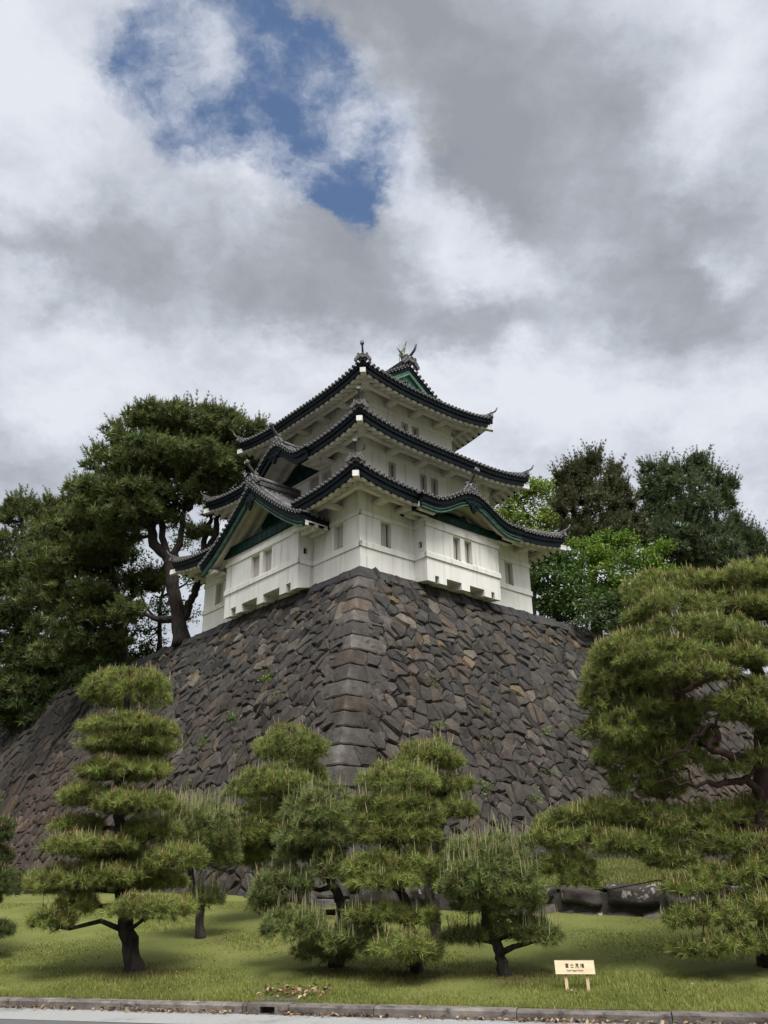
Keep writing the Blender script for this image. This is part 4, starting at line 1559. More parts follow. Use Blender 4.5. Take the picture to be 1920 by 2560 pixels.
def candle_soup(pos, h, r, tint):
    """slim upright shoots: four-sided spikes"""
    n = len(pos)
    if n == 0:
        return np.zeros((0, 3)), np.zeros((0, 3))
    lean = RNG.normal(0, 0.11, (n, 2))
    up = unit(np.concatenate([lean, np.ones((n, 1))], 1))
    tip = pos + up * h[:, None]
    mid = pos + up * (h * 0.55)[:, None]
    a = RNG.uniform(0, 1.5, n)
    tris = []
    ring0, ring1 = [], []
    for k in range(4):
        o = np.stack([np.cos(a + k * np.pi / 2), np.sin(a + k * np.pi / 2), np.zeros(n)], 1) * r[:, None]
        ring0.append(pos + o)
        ring1.append(mid + o * 0.85)
    for k in range(4):
        j = (k + 1) % 4
        tris += [np.stack([ring0[k], ring0[j], ring1[j]], 1), np.stack([ring0[k], ring1[j], ring1[k]], 1), np.stack([ring1[k], ring1[j], tip], 1)]
    V = np.concatenate([t.reshape(n, 3, 3) for t in tris], 1).reshape(-1, 3)
    C = np.repeat(tint, 36, 0)
    return V, C


def soup(name, parts, mats, parent):
    V = np.concatenate([p[0] for p in parts])
    C = np.concatenate([p[1] for p in parts])
    mi = np.concatenate([np.full(len(p[0]) // 3, p[2], np.int32) for p in parts])
    F = np.arange(len(V), dtype=np.int32).reshape(-1, 3)
    return np_mesh(name, V, F, mats, parent, tint=C, mi=mi)


def wood(trunks, pads, r0, name, parent, mat, limb_r=0.035, taper=0.35, limbs=True, bend=0.12, twigs=0, side=0.55):
    """trunk and limbs as one mesh: listed stems, then a curved limb from the nearest stem point to every pad"""
    mb = MB()
    pts = []
    for i, t in enumerate(trunks):
        P = [np.array(p, float) for p in t]
        # smooth the polyline
        Q = []
        for a in range(len(P) - 1):
            p0, p1, p2, p3 = P[max(a - 1, 0)], P[a], P[a + 1], P[min(a + 2, len(P) - 1)]
            for s in np.linspace(0, 1, 6)[:-1]:
                Q.append(0.5 * ((2 * p1) + (-p0 + p2) * s + (2 * p0 - 5 * p1 + 4 * p2 - p3) * s * s + (-p0 + 3 * p1 - 3 * p2 + p3) * s ** 3))
        Q.append(P[-1])
        jt = min(r0, 0.25) * (0.14 if i == 0 else 0.2)
        Q = [q if a_ in (0, len(Q) - 1) else q + RNG.normal(0, jt, 3) * np.array([1, 1, 0.6]) for a_, q in enumerate(Q)]
        R = r0 if i == 0 else r0 * side
        n = len(Q)
        rad = [R * (1 - (1 - taper) * j / (n - 1)) * RNG.uniform(0.92, 1.08) for j in range(n)]
        if i == 0:
            rad[0] *= 1.35
            rad[1] *= 1.12
            Q[0] = Q[0] - np.array([0, 0, 0.15])
        else:
            rad = [x * (1.0 if j < n * 0.6 else 0.75) for j, x in enumerate(rad)]
        mb.tube(Q, rad, 10, True)
        pts += [(q, rad[j]) for j, q in enumerate(Q) if i > 0 or j > 3]
    if limbs:
        A = np.array([p for p, _ in pts])
        for pd in pads:
            c = np.array(pd[:3]) - np.array([0, 0, pd[4] * 0.25])
            cost = np.linalg.norm(A - c, axis=1) + np.maximum(0, A[:, 2] - c[2]) * 1.5
            k = int(np.argmin(cost))
            a = A[k]
            L = np.linalg.norm(c - a)
            if L < 0.05:
                continue
            m1 = a + (c - a) * 0.35 + RNG.normal(0, bend * L, 3) * np.array([1, 1, 0.6])
            m2 = a + (c - a) * 0.7 + RNG.normal(0, bend * L, 3) * np.array([1, 1, 0.5])
            lr = min(pts[k][1] * 0.7, limb_r)
            mb.tube([a, m1, m2, c], [lr, lr * 0.8, lr * 0.6, lr * 0.35], 6, True)
            for _ in range(twigs):
                e = np.array(pd[:3]) + RNG.normal(0, 0.42, 3) * np.array([pd[3], pd[3], pd[4]])
                s = m2 + (c - m2) * RNG.random()
                mm = (s + e) / 2 + RNG.normal(0, 0.08 * pd[3], 3)
                mb.tube([s, mm, e], [lr * 0.4, lr * 0.3, lr * 0.15], 4, False)
    return mb.build(name, mat, parent)


def near_pine(T, label, col, ccol, candle_p, candle_h, r0, spacing=0.080, size=0.132, group=None, as_pads=True, bark='bark', cr=0.0055, stubby=0.5, gx=1.03, gz=1.16):
    root = tag(empty('pine_tree', T['base']), label, 'tree', group)
    wood(T['trunks'], T['pads'], r0, 'trunk', root, M[bark], limb_r=0.05, twigs=5, side=0.36, bend=0.06)
    allp = []
    col = np.array(col)
    for (x, y, z, rx, rz) in T['pads']:
        rx, rz = rx * gx, rz * gz
        c = np.array([x, y, z])
        sub = [(c, rx, rx * RNG.uniform(0.8, 1.0), rz)]
        # side lobes break the outline of a wide pad
        for _ in range(3 if rx > 0.35 else 2):
            a = RNG.uniform(0, 2 * math.pi)
            q = rx * RNG.uniform(0.30, 0.45)
            sub.append((c + np.array([math.cos(a) * (rx - q * 0.75), math.sin(a) * (rx - q * 0.75), RNG.uniform(-0.25, 0.25) * rz]), q, q, rz * RNG.uniform(0.5, 0.8)))
        parts = []
        for (cc, ax, ay, az) in sub:
            p, nrm, depth, d = sample_pad(cc, ax, ay, max(az, 0.1), spacing, 0.25)
            n = len(p)
            axis = unit(nrm * 0.8 + np.array([0, 0, 0.55]) + RNG.normal(0, 0.22, (n, 3)))
            tn = col * RNG.uniform(0.58, 1.42, (n, 1)) * (1 + RNG.normal(0, 0.06, (n, 3)))
            old = RNG.random(n) < 0.06
            tn[old] = np.array([0.105, 0.072, 0.028]) * RNG.uniform(0.7, 1.1, (old.sum(), 1))
            V, C = place(TPL_NEAR, p, axis, size * RNG.uniform(0.75, 1.15, n), tn)
            parts.append((V, C, 0))
            top = (d[:, 2] > 0.15) & (depth > 0.85) & (RNG.random(n) < candle_p * 0.75)
            m = int(top.sum())
            tall = RNG.random(m) < stubby
            hh = np.where(tall, candle_h * np.clip(RNG.gamma(4.0, 0.19, m), 0.25, 1.35), RNG.uniform(0.03, 0.06, m))
            rr = np.where(tall, cr, cr * 1.5) * RNG.uniform(0.8, 1.15, m)
            ct = np.array(ccol) * RNG.uniform(0.75, 1.2, (m, 1)) * np.where(tall, 1.0, 0.85)[:, None] * np.where(tall[:, None], np.ones((1, 3)), np.array([[1.0, 0.85, 0.66]]))
            V, C = candle_soup(p[top] + axis[top] * size * 0.25, hh + 0.04, rr, ct)
            parts.append((V, C, 1))
        if as_pads:
            soup('foliage_pad', parts, [M['needle'], M['candle']], root)
        else:
            allp += parts
    if not as_pads:
        soup('crown', allp, [M['needle'], M['candle']], root)
    return root


def far_pine(T, label, col, r0, spacing=0.31, size=0.42, limb_r=0.12, group=None, under=0.45, col2=None, amp=0.28, twigs=3, limbs=True, gx=1.04, gz=0.98, body=0.72, lobes=11, lead=1.0):
    root = tag(empty('pine_tree', T['base']), label, 'tree', group)
    wood(T['trunks'], T['pads'], r0, 'trunk', root, M['bark'], limb_r=limb_r, twigs=twigs, bend=0.10, limbs=limbs)
    parts = []
    col = np.array(col)
    c2 = np.array(col2) if col2 is not None else col
    for (x, y, z, rx, rz) in T['pads']:
        c = np.array([x, y, z])
        rx, rz = rx * gx, rz * gz
        padcol = col * RNG.uniform(0.85, 1.15)
        sub = [(c, rx * body, rx * body * RNG.uniform(0.9, 1.15), rz * body * 0.92)]
        for _ in range(lobes):
            a, e = RNG.uniform(0, 2 * math.pi), RNG.uniform(-0.5, 0.95)
            q = RNG.uniform(0.18, 0.36)
            f = math.sqrt(max(0.05, 1 - e * e)) * 0.85
            sub.append((c + np.array([math.cos(a) * rx * f, math.sin(a) * rx * f, e * rz * 0.72]), rx * q, rx * q, min(rx * q * RNG.uniform(0.6, 1.1), rz * 0.42)))
        for si, (cc, ax, ay, az) in enumerate(sub):
            padcol = col * RNG.uniform(0.7, 1.3)
            p, nrm, depth, d = sample_pad(cc, ax, ay, az, spacing, under, amp)
            n = len(p)
            axis = unit(nrm * 0.7 + np.array([0, 0, 0.75]) + RNG.normal(0, 0.3, (n, 3)))
            tn = padcol * RNG.uniform(0.65, 1.35, (n, 1)) * (1 + RNG.normal(0, 0.07, (n, 3)))
            w = RNG.random((n, 1)) < 0.25
            tn = np.where(w, c2 * RNG.uniform(0.8, 1.2, (n, 1)), tn)
            V, C = place(TPL_FAR, p, axis, size * RNG.uniform(0.7, 1.2, n), tn)
            parts.append((V, C, 0))
        # upright leading shoots break the upper outline
        m = int((10 + rx * 9) * lead)
        d = unit(RNG.normal(size=(m, 3)) * np.array([1, 1, 0.4]) + np.array([0, 0, 0.75]))
        p0 = c + d * np.array([rx, rx * 0.85, rz]) * RNG.uniform(0.85, 1.0, (m, 1))
        ln = RNG.uniform(0.3, 0.85, m) * size / 0.42 * lead ** 0.5
        up = unit(np.array([0, 0, 1.0]) + d * np.array([0.7, 0.7, 0.1]) + RNG.normal(0, 0.15, (m, 3)))
        tn = (col * 0.5 + c2 * 0.5) * RNG.uniform(0.75, 1.35, (m, 1))
        for f, sc in ((0.15, 0.75), (0.5, 0.62), (0.85, 0.5), (1.1, 0.36)):
            V, C = place(TPL_SHOOT, p0 + up * (ln * f)[:, None], up, size * sc * RNG.uniform(0.8, 1.1, m), tn)
            parts.append((V, C, 0))
    soup('crown', parts, [M['needle']], root)
    return root


def leafy(T, name, label, cat, col, r0, spacing=0.42, size=0.5, limb_r=0.08, under=0.6, inner=0.5, col2=None, twigs=6, part='crown', flat=True, thin=1.0):
    root = tag(empty(name, T['base']), label, cat)
    wood(T['trunks'], T['pads'], r0, 'trunk' if cat == 'tree' else 'stems', root, M['bark'], limb_r=limb_r, twigs=twigs, bend=0.14)
    parts = []
    col = np.array(col)
    c2 = np.array(col2) if col2 is not None else col
    for (x, y, z, rx, rz) in T['pads']:
        c = np.array([x, y, z])
        sub = [(c, rx * 0.85, rx * 0.8, rz * 0.85)]
        for _ in range(5):
            a, e = RNG.uniform(0, 2 * math.pi), RNG.uniform(-0.7, 0.8)
            q = RNG.uniform(0.3, 0.5)
            sub.append((c + np.array([math.cos(a) * rx * 0.75, math.sin(a) * rx * 0.75, e * rz * 0.8]), rx * q, rx * q, rz * q))
        for (cc, ax, ay, az) in sub:
            p, nrm, depth, d = sample_pad(cc, ax, ay, az, spacing, under, 0.3, inner)
            if thin < 1:
                kk = RNG.random(len(p)) < thin
                p, nrm, depth, d = p[kk], nrm[kk], depth[kk], d[kk]
            n = len(p)
            axis = unit(np.array([0, 0, 1.0]) + nrm * 0.4 + RNG.normal(0, 0.25, (n, 3)))
            mixf = RNG.random((n, 1))
            tn = (col * (1 - mixf) + c2 * mixf) * RNG.uniform(0.75, 1.25, (n, 1))
            V, C = place(TPL_LEAF, p, axis, size * RNG.uniform(0.7, 1.2, n), tn)
            parts.append((V, C, 0))
    soup(part, parts, [M['leaf']], root)
    return root


# stems, foliage masses measured for every tree: offsets from its base, (x, y, z, half width, half height)
T_tall = dict(base=(-4.36, 16.40, 0.33),
    trunks=[[(0.0, 0.0, 0.0), (-0.15, 0.0, 0.62), (-0.34, 0.0, 1.25), (-0.41, 0.0, 1.89), (-0.52, 0.0, 2.52), (-0.58, 0.0, 3.16), (-0.54, 0.0, 3.66), (-0.62, 0.0, 4.7)]],
    pads=[(-0.58, 0.0, 4.7, 0.82, 0.46), (-0.53, 0.0, 4.05, 0.88, 0.21), (-0.51, 0.1, 3.74, 0.86, 0.2), (-0.52, 0.0, 3.26, 0.85, 0.21), (-1.12, -0.1, 2.8, 0.51, 0.24), (-0.18, -0.3, 2.66, 0.63, 0.25), (-1.32, 0.1, 2.34, 0.46, 0.17), (0.07, 0.2, 2.21, 0.54, 0.25), (-0.92, -0.3, 1.96, 0.73, 0.21), (0.58, -0.1, 1.71, 0.52, 0.29), (-0.65, 0.5, 1.83, 0.6, 0.32), (-0.77, -0.3, 1.44, 0.77, 0.27), (-1.4, -0.2, 1.36, 0.48, 0.24), (-0.97, -0.4, 1.04, 0.36, 0.2), (-1.31, -0.6, 0.79, 0.36, 0.21), (0.39, -0.6, 0.95, 0.65, 0.24), (0.07, 0.5, 1.39, 0.67, 0.22)])
T_backcandle = dict(base=(-3.88, 19.53, 0.66),
    trunks=[[(0.0, 0.0, 0.0), (-0.1, 0.0, 0.67), (-0.3, 0.0, 1.3), (-0.26, 0.0, 1.84), (-0.2, 0.0, 2.31)]],
    pads=[(-0.18, 0.0, 2.03, 0.72, 0.61), (-0.46, 0.3, 1.63, 0.55, 0.32), (0.21, 0.2, 1.57, 0.45, 0.37), (-0.02, 0.2, 0.71, 0.39, 0.2)])
T_midleft = dict(base=(-1.87, 21.68, 0.94),
    trunks=[[(0.0, 0.0, 0.0), (-0.29, 0.0, 0.93), (-0.67, 0.0, 1.22), (-0.88, 0.0, 1.7), (-0.78, 0.0, 2.48), (-0.61, 0.0, 3.33), (-0.54, 0.0, 3.89)]],
    pads=[(-0.52, 0.0, 3.75, 0.83, 0.4), (-0.83, 0.0, 2.82, 1.03, 0.45), (-0.15, 0.3, 3.03, 0.48, 0.38), (-1.33, -0.2, 1.85, 0.85, 0.49), (-0.81, 0.3, 2.18, 0.51, 0.34), (-1.64, 0.2, 1.36, 0.61, 0.31), (-1.01, 0.4, 1.35, 0.56, 0.37)])
T_ball = dict(base=(-0.90, 15.90, 0.38),
    trunks=[[(0.0, 0.0, 0.0), (0.09, 0.0, 0.55), (0.11, 0.0, 0.9), (0.03, 0.0, 1.08), (-0.17, -0.0, 1.48), (-0.3, 0.0, 1.93), (-0.36, 0.0, 2.31)]],
    pads=[(-0.36, 0.0, 2.39, 0.62, 0.4), (-0.34, -0.1, 1.99, 0.64, 0.31), (-0.55, 0.2, 1.72, 0.45, 0.23), (-0.8, -0.2, 1.26, 0.48, 0.24), (-0.01, -0.4, 1.44, 0.32, 0.34), (-1.2, 0.1, 0.99, 0.3, 0.24), (-0.59, -0.6, 0.62, 0.55, 0.3), (0.36, -0.8, 0.42, 0.45, 0.25), (-0.18, -0.2, 0.23, 0.45, 0.19)])
T_centre = dict(base=(0.43, 15.16, 0.34),
    trunks=[[(0.0, 0.0, 0.0), (-0.08, 0.0, 0.53), (-0.15, 0.0, 0.91), (-0.23, 0.0, 1.25), (-0.3, 0.0, 1.81), (-0.27, 0.0, 2.32), (-0.28, 0.0, 2.87)]],
    pads=[(-0.28, 0.0, 2.86, 0.6, 0.27), (-0.34, 0.0, 2.5, 0.64, 0.15), (-0.31, 0.1, 2.26, 0.7, 0.15), (-0.29, 0.0, 2.0, 0.68, 0.17), (-0.73, -0.3, 1.53, 0.39, 0.21), (-0.14, -0.2, 1.49, 0.57, 0.28), (-0.45, -0.4, 1.32, 0.59, 0.17), (-0.63, -0.3, 0.84, 0.45, 0.16), (0.03, -0.2, 0.78, 0.31, 0.17), (-0.25, -0.7, 0.42, 0.42, 0.19), (0.05, -0.4, 0.3, 0.3, 0.18)])
T_behind = dict(base=(0.85, 17.27, 0.57),
    trunks=[[(0.0, 0.0, 0.0), (-0.04, 0.0, 0.67), (-0.13, 0.0, 0.98), (-0.05, 0.0, 1.53), (0.18, -0.0, 2.23), (0.02, 0.0, 2.78), (-0.06, 0.0, 3.21)]],
    pads=[(-0.06, 0.0, 3.27, 0.63, 0.28), (0.35, -0.1, 2.76, 0.41, 0.2), (0.4, -0.1, 2.32, 0.4, 0.2), (0.03, 0.3, 2.63, 0.36, 0.22), (-0.06, 0.2, 1.54, 0.35, 0.28), (0.23, 0.2, 1.09, 0.39, 0.24)])
T_rball = dict(base=(1.74, 14.74, 0.34),
    trunks=[[(0.0, 0.0, 0.0), (-0.06, 0.0, 0.3), (-0.17, 0.0, 0.62), (-0.26, 0.0, 0.78), (-0.21, 0.0, 1.14), (-0.12, 0.0, 1.47)]],
    pads=[(-0.1, 0.0, 1.53, 0.69, 0.42), (-0.23, -0.2, 1.24, 0.72, 0.36), (-0.0, 0.0, 1.0, 0.62, 0.25), (0.2, 0.1, 0.61, 0.43, 0.17), (0.54, -0.2, 0.52, 0.32, 0.15), (-0.52, 0.2, 0.51, 0.36, 0.13)])
T_edge = dict(base=(-8.24, 18.86, 0.47),
    trunks=[[(0.0, 0.0, 0.0), (-0.15, 0.0, 0.93), (-0.23, 0.0, 1.8), (-0.39, 0.0, 2.79)]],
    pads=[(-0.19, 0.0, 2.24, 0.6, 0.31), (-0.28, 0.2, 1.71, 0.67, 0.36), (0.35, -0.1, 1.25, 0.64, 0.26), (-0.25, 0.2, 1.01, 0.57, 0.26), (0.39, -0.4, 0.42, 0.52, 0.19), (-0.58, 0.0, 2.79, 0.58, 0.37)])
T_spread = dict(base=(5.75, 14.49, 0.43),
    trunks=[[(0.0, 0.0, 0.0), (0.14, 0.0, 0.87), (0.15, 0.0, 1.53), (0.25, 0.0, 2.29), (0.46, 0.0, 3.3), (0.54, 0.0, 4.06), (0.53, 0.0, 4.86), (0.41, 0.0, 5.52)], [(0.25, 0.0, 2.29), (0.06, -0.2, 2.64), (-0.44, -0.3, 2.6), (-0.88, -0.3, 2.58), (-1.43, -0.2, 2.64)], [(0.4, 0.0, 3.0), (-0.29, -0.5, 3.0), (-0.65, -0.6, 3.07), (-0.51, -0.6, 3.31), (-0.6, -0.6, 3.47), (-1.09, -0.5, 3.06), (-1.42, -0.3, 2.92)], [(0.57, 0.0, 4.22), (-0.34, -0.8, 4.24), (-0.77, -0.7, 4.1), (-1.14, -0.3, 3.87), (-1.55, 0.0, 3.63)], [(0.22, 0.0, 1.94), (-0.44, 0.0, 1.98), (-1.19, 0.2, 1.97), (-2.06, 0.3, 1.98), (-2.69, 0.5, 2.0)], [(0.49, 0.0, 3.6), (0.01, -0.4, 3.65), (-0.38, -0.6, 3.58), (-0.62, -0.6, 3.45)], [(0.55, 0.0, 4.54), (-0.14, -0.1, 4.84), (-1.0, -0.3, 4.8), (-1.63, -0.2, 4.6)], [(0.11, 0.0, 0.8), (-0.48, -0.4, 0.95), (-0.95, -0.4, 1.01)]],
    pads=[(-0.83, 0.3, 5.89, 0.55, 0.35), (-0.11, 0.4, 6.05, 0.67, 0.28), (0.75, 0.4, 6.13, 0.76, 0.27), (1.47, 0.3, 6.11, 0.59, 0.28), (-0.74, 0.0, 5.46, 0.73, 0.27), (0.25, 0.2, 5.59, 0.74, 0.26), (1.06, 0.2, 5.49, 0.66, 0.24), (1.77, 0.2, 5.74, 0.58, 0.34), (-1.39, -0.3, 4.85, 0.55, 0.29), (-0.66, -0.3, 4.96, 0.71, 0.29), (0.03, -0.3, 4.88, 0.7, 0.29), (-1.77, -0.2, 4.68, 0.44, 0.29), (-1.13, -0.6, 4.53, 0.72, 0.26), (-0.19, -0.5, 4.49, 0.61, 0.2), (0.59, -0.2, 4.71, 0.47, 0.29), (1.39, 0.0, 4.93, 0.56, 0.33), (-2.0, 0.0, 4.35, 0.36, 0.32), (-1.63, -0.3, 4.18, 0.43, 0.28), (-2.14, 0.2, 3.98, 0.32, 0.28), (-1.83, 0.0, 3.86, 0.37, 0.28), (-1.42, -0.2, 3.82, 0.42, 0.26), (-2.09, 0.2, 3.52, 0.34, 0.27), (-1.54, 0.0, 3.4, 0.49, 0.3), (-1.91, 0.2, 3.06, 0.51, 0.3), (-1.37, 0.0, 2.95, 0.42, 0.26), (-1.66, 0.2, 2.63, 0.39, 0.22), (-1.02, 0.1, 3.33, 0.28, 0.2), (-0.96, 0.1, 3.71, 0.47, 0.32), (-0.91, 0.2, 3.05, 0.46, 0.31), (-1.22, 0.3, 2.58, 0.38, 0.22), (-0.56, 0.3, 3.36, 0.31, 0.23), (-1.15, 0.0, 4.24, 0.55, 0.27), (-1.88, -0.3, 3.43, 0.38, 0.29), (0.18, -0.4, 2.95, 0.28, 0.14), (-0.36, -0.3, 2.82, 0.31, 0.11), (0.78, 0.0, 3.29, 0.38, 0.3), (-0.78, -0.9, 4.21, 0.63, 0.12), (-0.23, -0.7, 3.78, 0.44, 0.15), (0.24, -0.7, 3.92, 0.41, 0.22), (-0.12, -0.8, 3.56, 0.34, 0.13), (0.35, -0.6, 3.5, 0.29, 0.16), (1.02, -0.3, 3.99, 0.46, 0.3), (-2.74, 0.6, 2.12, 0.51, 0.19), (-2.11, 0.6, 2.22, 0.62, 0.22), (-1.48, 0.4, 2.13, 0.61, 0.21), (-3.1, 0.4, 1.85, 0.35, 0.18), (-2.48, 0.2, 1.77, 0.65, 0.21), (-1.77, 0.1, 1.69, 0.65, 0.21), (-0.98, 0.2, 1.89, 0.65, 0.24), (-0.35, 0.2, 2.1, 0.52, 0.23), (0.2, 0.2, 2.23, 0.45, 0.21), (-0.31, -0.1, 1.67, 0.51, 0.2), (-1.25, -0.0, 1.49, 0.43, 0.15), (-2.94, 0.2, 1.4, 0.4, 0.19), (-2.72, 0.2, 1.2, 0.26, 0.12), (0.68, 0.2, 2.01, 0.52, 0.35), (-1.12, -0.3, 1.08, 0.42, 0.15), (-0.68, -0.3, 1.2, 0.42, 0.17), (-0.16, -0.3, 1.33, 0.42, 0.2), (-1.38, -0.5, 0.65, 0.31, 0.18), (-0.9, -0.5, 0.7, 0.48, 0.21), (-0.33, -0.5, 0.82, 0.41, 0.25), (-1.35, -0.6, 0.25, 0.33, 0.15), (-0.84, -0.7, 0.31, 0.4, 0.19), (-0.34, -0.7, 0.34, 0.33, 0.21), (0.31, -0.3, 0.87, 0.42, 0.38)])
T_umbrella = dict(base=(-10.75, 44.01, 13.55),
    trunks=[[(0.0, 0.0, -0.05), (-0.25, 0.0, 1.29), (-0.64, 0.0, 2.62), (-0.96, 0.0, 3.97), (-1.21, 0.0, 4.76), (-1.97, 0.0, 5.53), (-2.27, 0.0, 7.1), (-2.42, 0.0, 8.68), (-3.09, 0.0, 10.6)], [(-0.96, 0.0, 3.97), (-1.55, 0.0, 5.97), (-1.95, 0.0, 8.67), (-2.02, 0.0, 10.58)], [(-0.95, 0.0, 3.92), (-0.77, 0.0, 5.05), (-0.49, 0.0, 6.26), (-0.48, 0.0, 8.41), (-0.41, 0.0, 10.56)], [(-0.15, 0.0, 0.91), (0.14, 0.0, 1.93), (0.52, 0.0, 2.78), (0.78, 0.0, 4.03), (0.81, 0.0, 5.71), (0.93, 0.0, 7.36), (0.84, 0.0, 10.21), (1.09, 0.0, 12.05)], [(0.86, 0.0, 5.11), (1.3, 0.0, 5.79), (1.5, 0.0, 7.35), (1.96, 0.0, 8.75)], [(-0.22, 0.0, 1.16), (-1.42, 0.0, 1.31), (-2.63, 0.0, 1.61)], [(-2.27, 0.0, 7.1), (-3.87, 0.0, 7.98), (-4.83, 0.0, 9.44)], [(-0.42, 0.0, 7.64), (0.25, 0.0, 8.78), (0.41, 0.0, 10.25)]],
    pads=[(-5.3, -1.0, 7.33, 1.18, 1.01), (-1.99, 1.0, 7.58, 1.33, 0.69), (-4.25, 1.0, 6.47, 1.05, 0.85), (0.3, 1.0, 9.01, 1.24, 0.89), (-2.93, 0.0, 1.56, 0.99, 0.51), (3.77, -0.5, 11.19, 0.59, 0.78), (-2.55, 0.0, 13.41, 1.64, 0.75), (-0.36, 0.0, 13.37, 1.64, 0.75), (1.29, 0.0, 13.19, 1.09, 0.69), (-3.5, 0.0, 12.03, 1.89, 1.23), (-1.4, 0.0, 12.7, 1.96, 1.05), (0.54, 0.0, 12.18, 1.79, 1.17), (2.53, -0.5, 11.88, 1.23, 1.03), (3.45, -0.5, 12.26, 0.48, 0.55), (-4.95, 0.0, 10.54, 1.5, 1.14), (-2.24, -1.0, 9.99, 2.22, 1.23), (0.38, -1.0, 9.81, 1.98, 1.22), (2.27, 0.0, 10.28, 1.33, 1.25), (-4.98, -1.0, 8.45, 1.19, 0.91), (-2.93, -1.5, 7.9, 1.68, 1.06), (-1.03, -0.5, 8.19, 1.45, 0.91), (2.1, 0.0, 8.75, 1.11, 1.1), (1.6, 0.0, 7.44, 0.89, 0.57), (2.91, 0.0, 8.28, 0.58, 0.81), (0.49, 0.0, 6.22, 0.67, 0.45), (-1.96, -1.0, 7.0, 1.02, 0.72), (-3.81, -1.5, 6.67, 1.16, 0.82), (-0.86, 1.0, 10.07, 1.63, 0.9), (-3.78, 1.5, 10.82, 1.65, 1.23), (-1.95, 1.5, 11.87, 1.94, 1.09), (0.83, 1.5, 11.83, 1.67, 1.09)])
T_leftmid = dict(base=(-15.35, 48.89, 13.55),
    trunks=[[(0.01, 0.0, -0.05), (-0.28, 0.0, 1.54), (-0.62, 0.0, 3.82), (-1.52, 0.0, 6.78), (-2.38, 0.0, 9.26)], [(-0.46, 0.0, 2.96), (-2.14, 0.0, 3.84), (-3.6, 0.0, 4.44)], [(-1.09, 0.0, 5.58), (-3.07, 0.0, 6.81), (-4.71, 0.0, 8.36)], [(-0.5, 0.0, 3.24), (0.56, 0.0, 4.53), (1.34, 0.0, 5.1)]],
    pads=[(-3.28, 0.0, 10.7, 1.64, 1.29), (-1.48, 0.0, 10.26, 1.63, 1.15), (-4.58, 0.0, 9.55, 1.62, 1.14), (-2.37, -1.0, 8.22, 2.14, 1.22), (-0.28, -1.0, 8.43, 1.19, 0.8), (-4.54, -1.0, 7.65, 1.85, 1.21), (-1.14, -1.5, 6.21, 1.54, 1.06), (-3.02, -1.5, 5.95, 2.09, 1.23), (0.82, -1.0, 4.56, 1.37, 0.69), (1.75, -1.0, 4.9, 0.71, 0.58), (-0.49, -2.0, 3.18, 1.75, 0.83), (-2.72, -1.5, 3.65, 1.78, 1.18), (-1.55, -2.0, 2.04, 1.58, 0.87), (0.14, -2.0, 2.21, 0.95, 0.6), (-4.27, -1.5, 5.1, 1.36, 1.15), (-1.28, -1.5, 0.75, 1.58, 0.91), (-3.22, -1.0, 0.23, 1.59, 0.97), (-0.16, -1.0, 1.13, 1.07, 0.71), (-5.05, 0.0, 3.88, 1.39, 1.45), (-4.43, 1.5, 8.97, 1.78, 1.92), (-2.65, 1.5, 6.44, 1.74, 1.85)])
T_leftlow = dict(base=(-21.74, 57.59, 13.55),
    trunks=[[(0.01, 0.0, -0.09), (-0.28, 0.0, 2.05), (-0.78, 0.0, 4.0), (-2.18, 0.0, 7.04), (-4.03, 0.0, 10.56), (-5.16, 0.0, 13.87)], [(-0.63, 0.0, 3.67), (-2.75, 0.0, 4.36), (-4.47, 0.0, 5.04)], [(-1.8, 0.0, 6.69), (-3.49, 0.0, 7.05), (-4.97, 0.0, 8.11)]],
    pads=[(-1.14, 0.0, 2.06, 1.9, 1.28), (-3.83, 0.0, 1.15, 1.89, 1.26), (-2.43, 0.0, 0.19, 2.19, 1.25), (0.31, 1.0, 2.93, 1.62, 1.31), (-5.69, 1.0, 6.03, 1.65, 1.71), (-4.37, 0.0, 12.74, 1.56, 1.33), (-5.1, 0.0, 10.58, 1.88, 1.51), (-2.44, -1.0, 9.1, 1.83, 1.46), (-4.96, 0.0, 8.04, 1.52, 1.6), (-2.36, -1.0, 6.38, 2.12, 1.54), (-4.14, 0.0, 5.04, 1.81, 1.53), (-1.1, -1.0, 4.32, 1.77, 1.17), (-3.14, 0.0, 2.73, 1.78, 1.16), (-5.21, 0.0, 14.24, 0.82, 0.83), (-5.99, 0.0, 13.32, 0.68, 0.89), (-6.68, 0.0, 8.48, 1.65, 2.09), (-5.48, 0.0, 3.41, 1.6, 1.96), (-4.53, 2.0, 8.79, 2.39, 2.16)])
T_leftdroop = dict(base=(-25.61, 61.40, 13.55),
    trunks=[[(0.01, 0.0, -0.07), (-0.14, 0.0, 1.32), (0.26, 0.0, 2.66), (1.46, 0.0, 3.67)], [(-0.14, 0.0, 1.32), (-1.31, 0.0, 2.01)], [(0.26, 0.0, 2.66), (3.55, -3.0, 0.96), (4.95, -4.0, 0.1)]],
    pads=[(-0.83, -1.0, 1.52, 1.85, 1.32), (2.12, -2.0, 1.78, 1.62, 1.31), (1.33, -3.5, -0.83, 2.06, 1.05), (3.61, -4.0, -0.34, 1.55, 1.17), (5.03, -4.0, 0.72, 1.25, 1.25), (-0.26, -3.5, -1.58, 1.37, 0.86), (-3.49, 0.0, 1.04, 1.67, 1.66), (5.48, -3.0, 2.06, 1.28, 1.17), (4.72, -4.6, -1.24, 1.04, 0.73), (2.99, -4.6, -1.96, 1.22, 0.66), (-0.15, -1.0, 3.45, 2.0, 1.36), (3.26, -2.0, 2.98, 1.64, 1.33)])
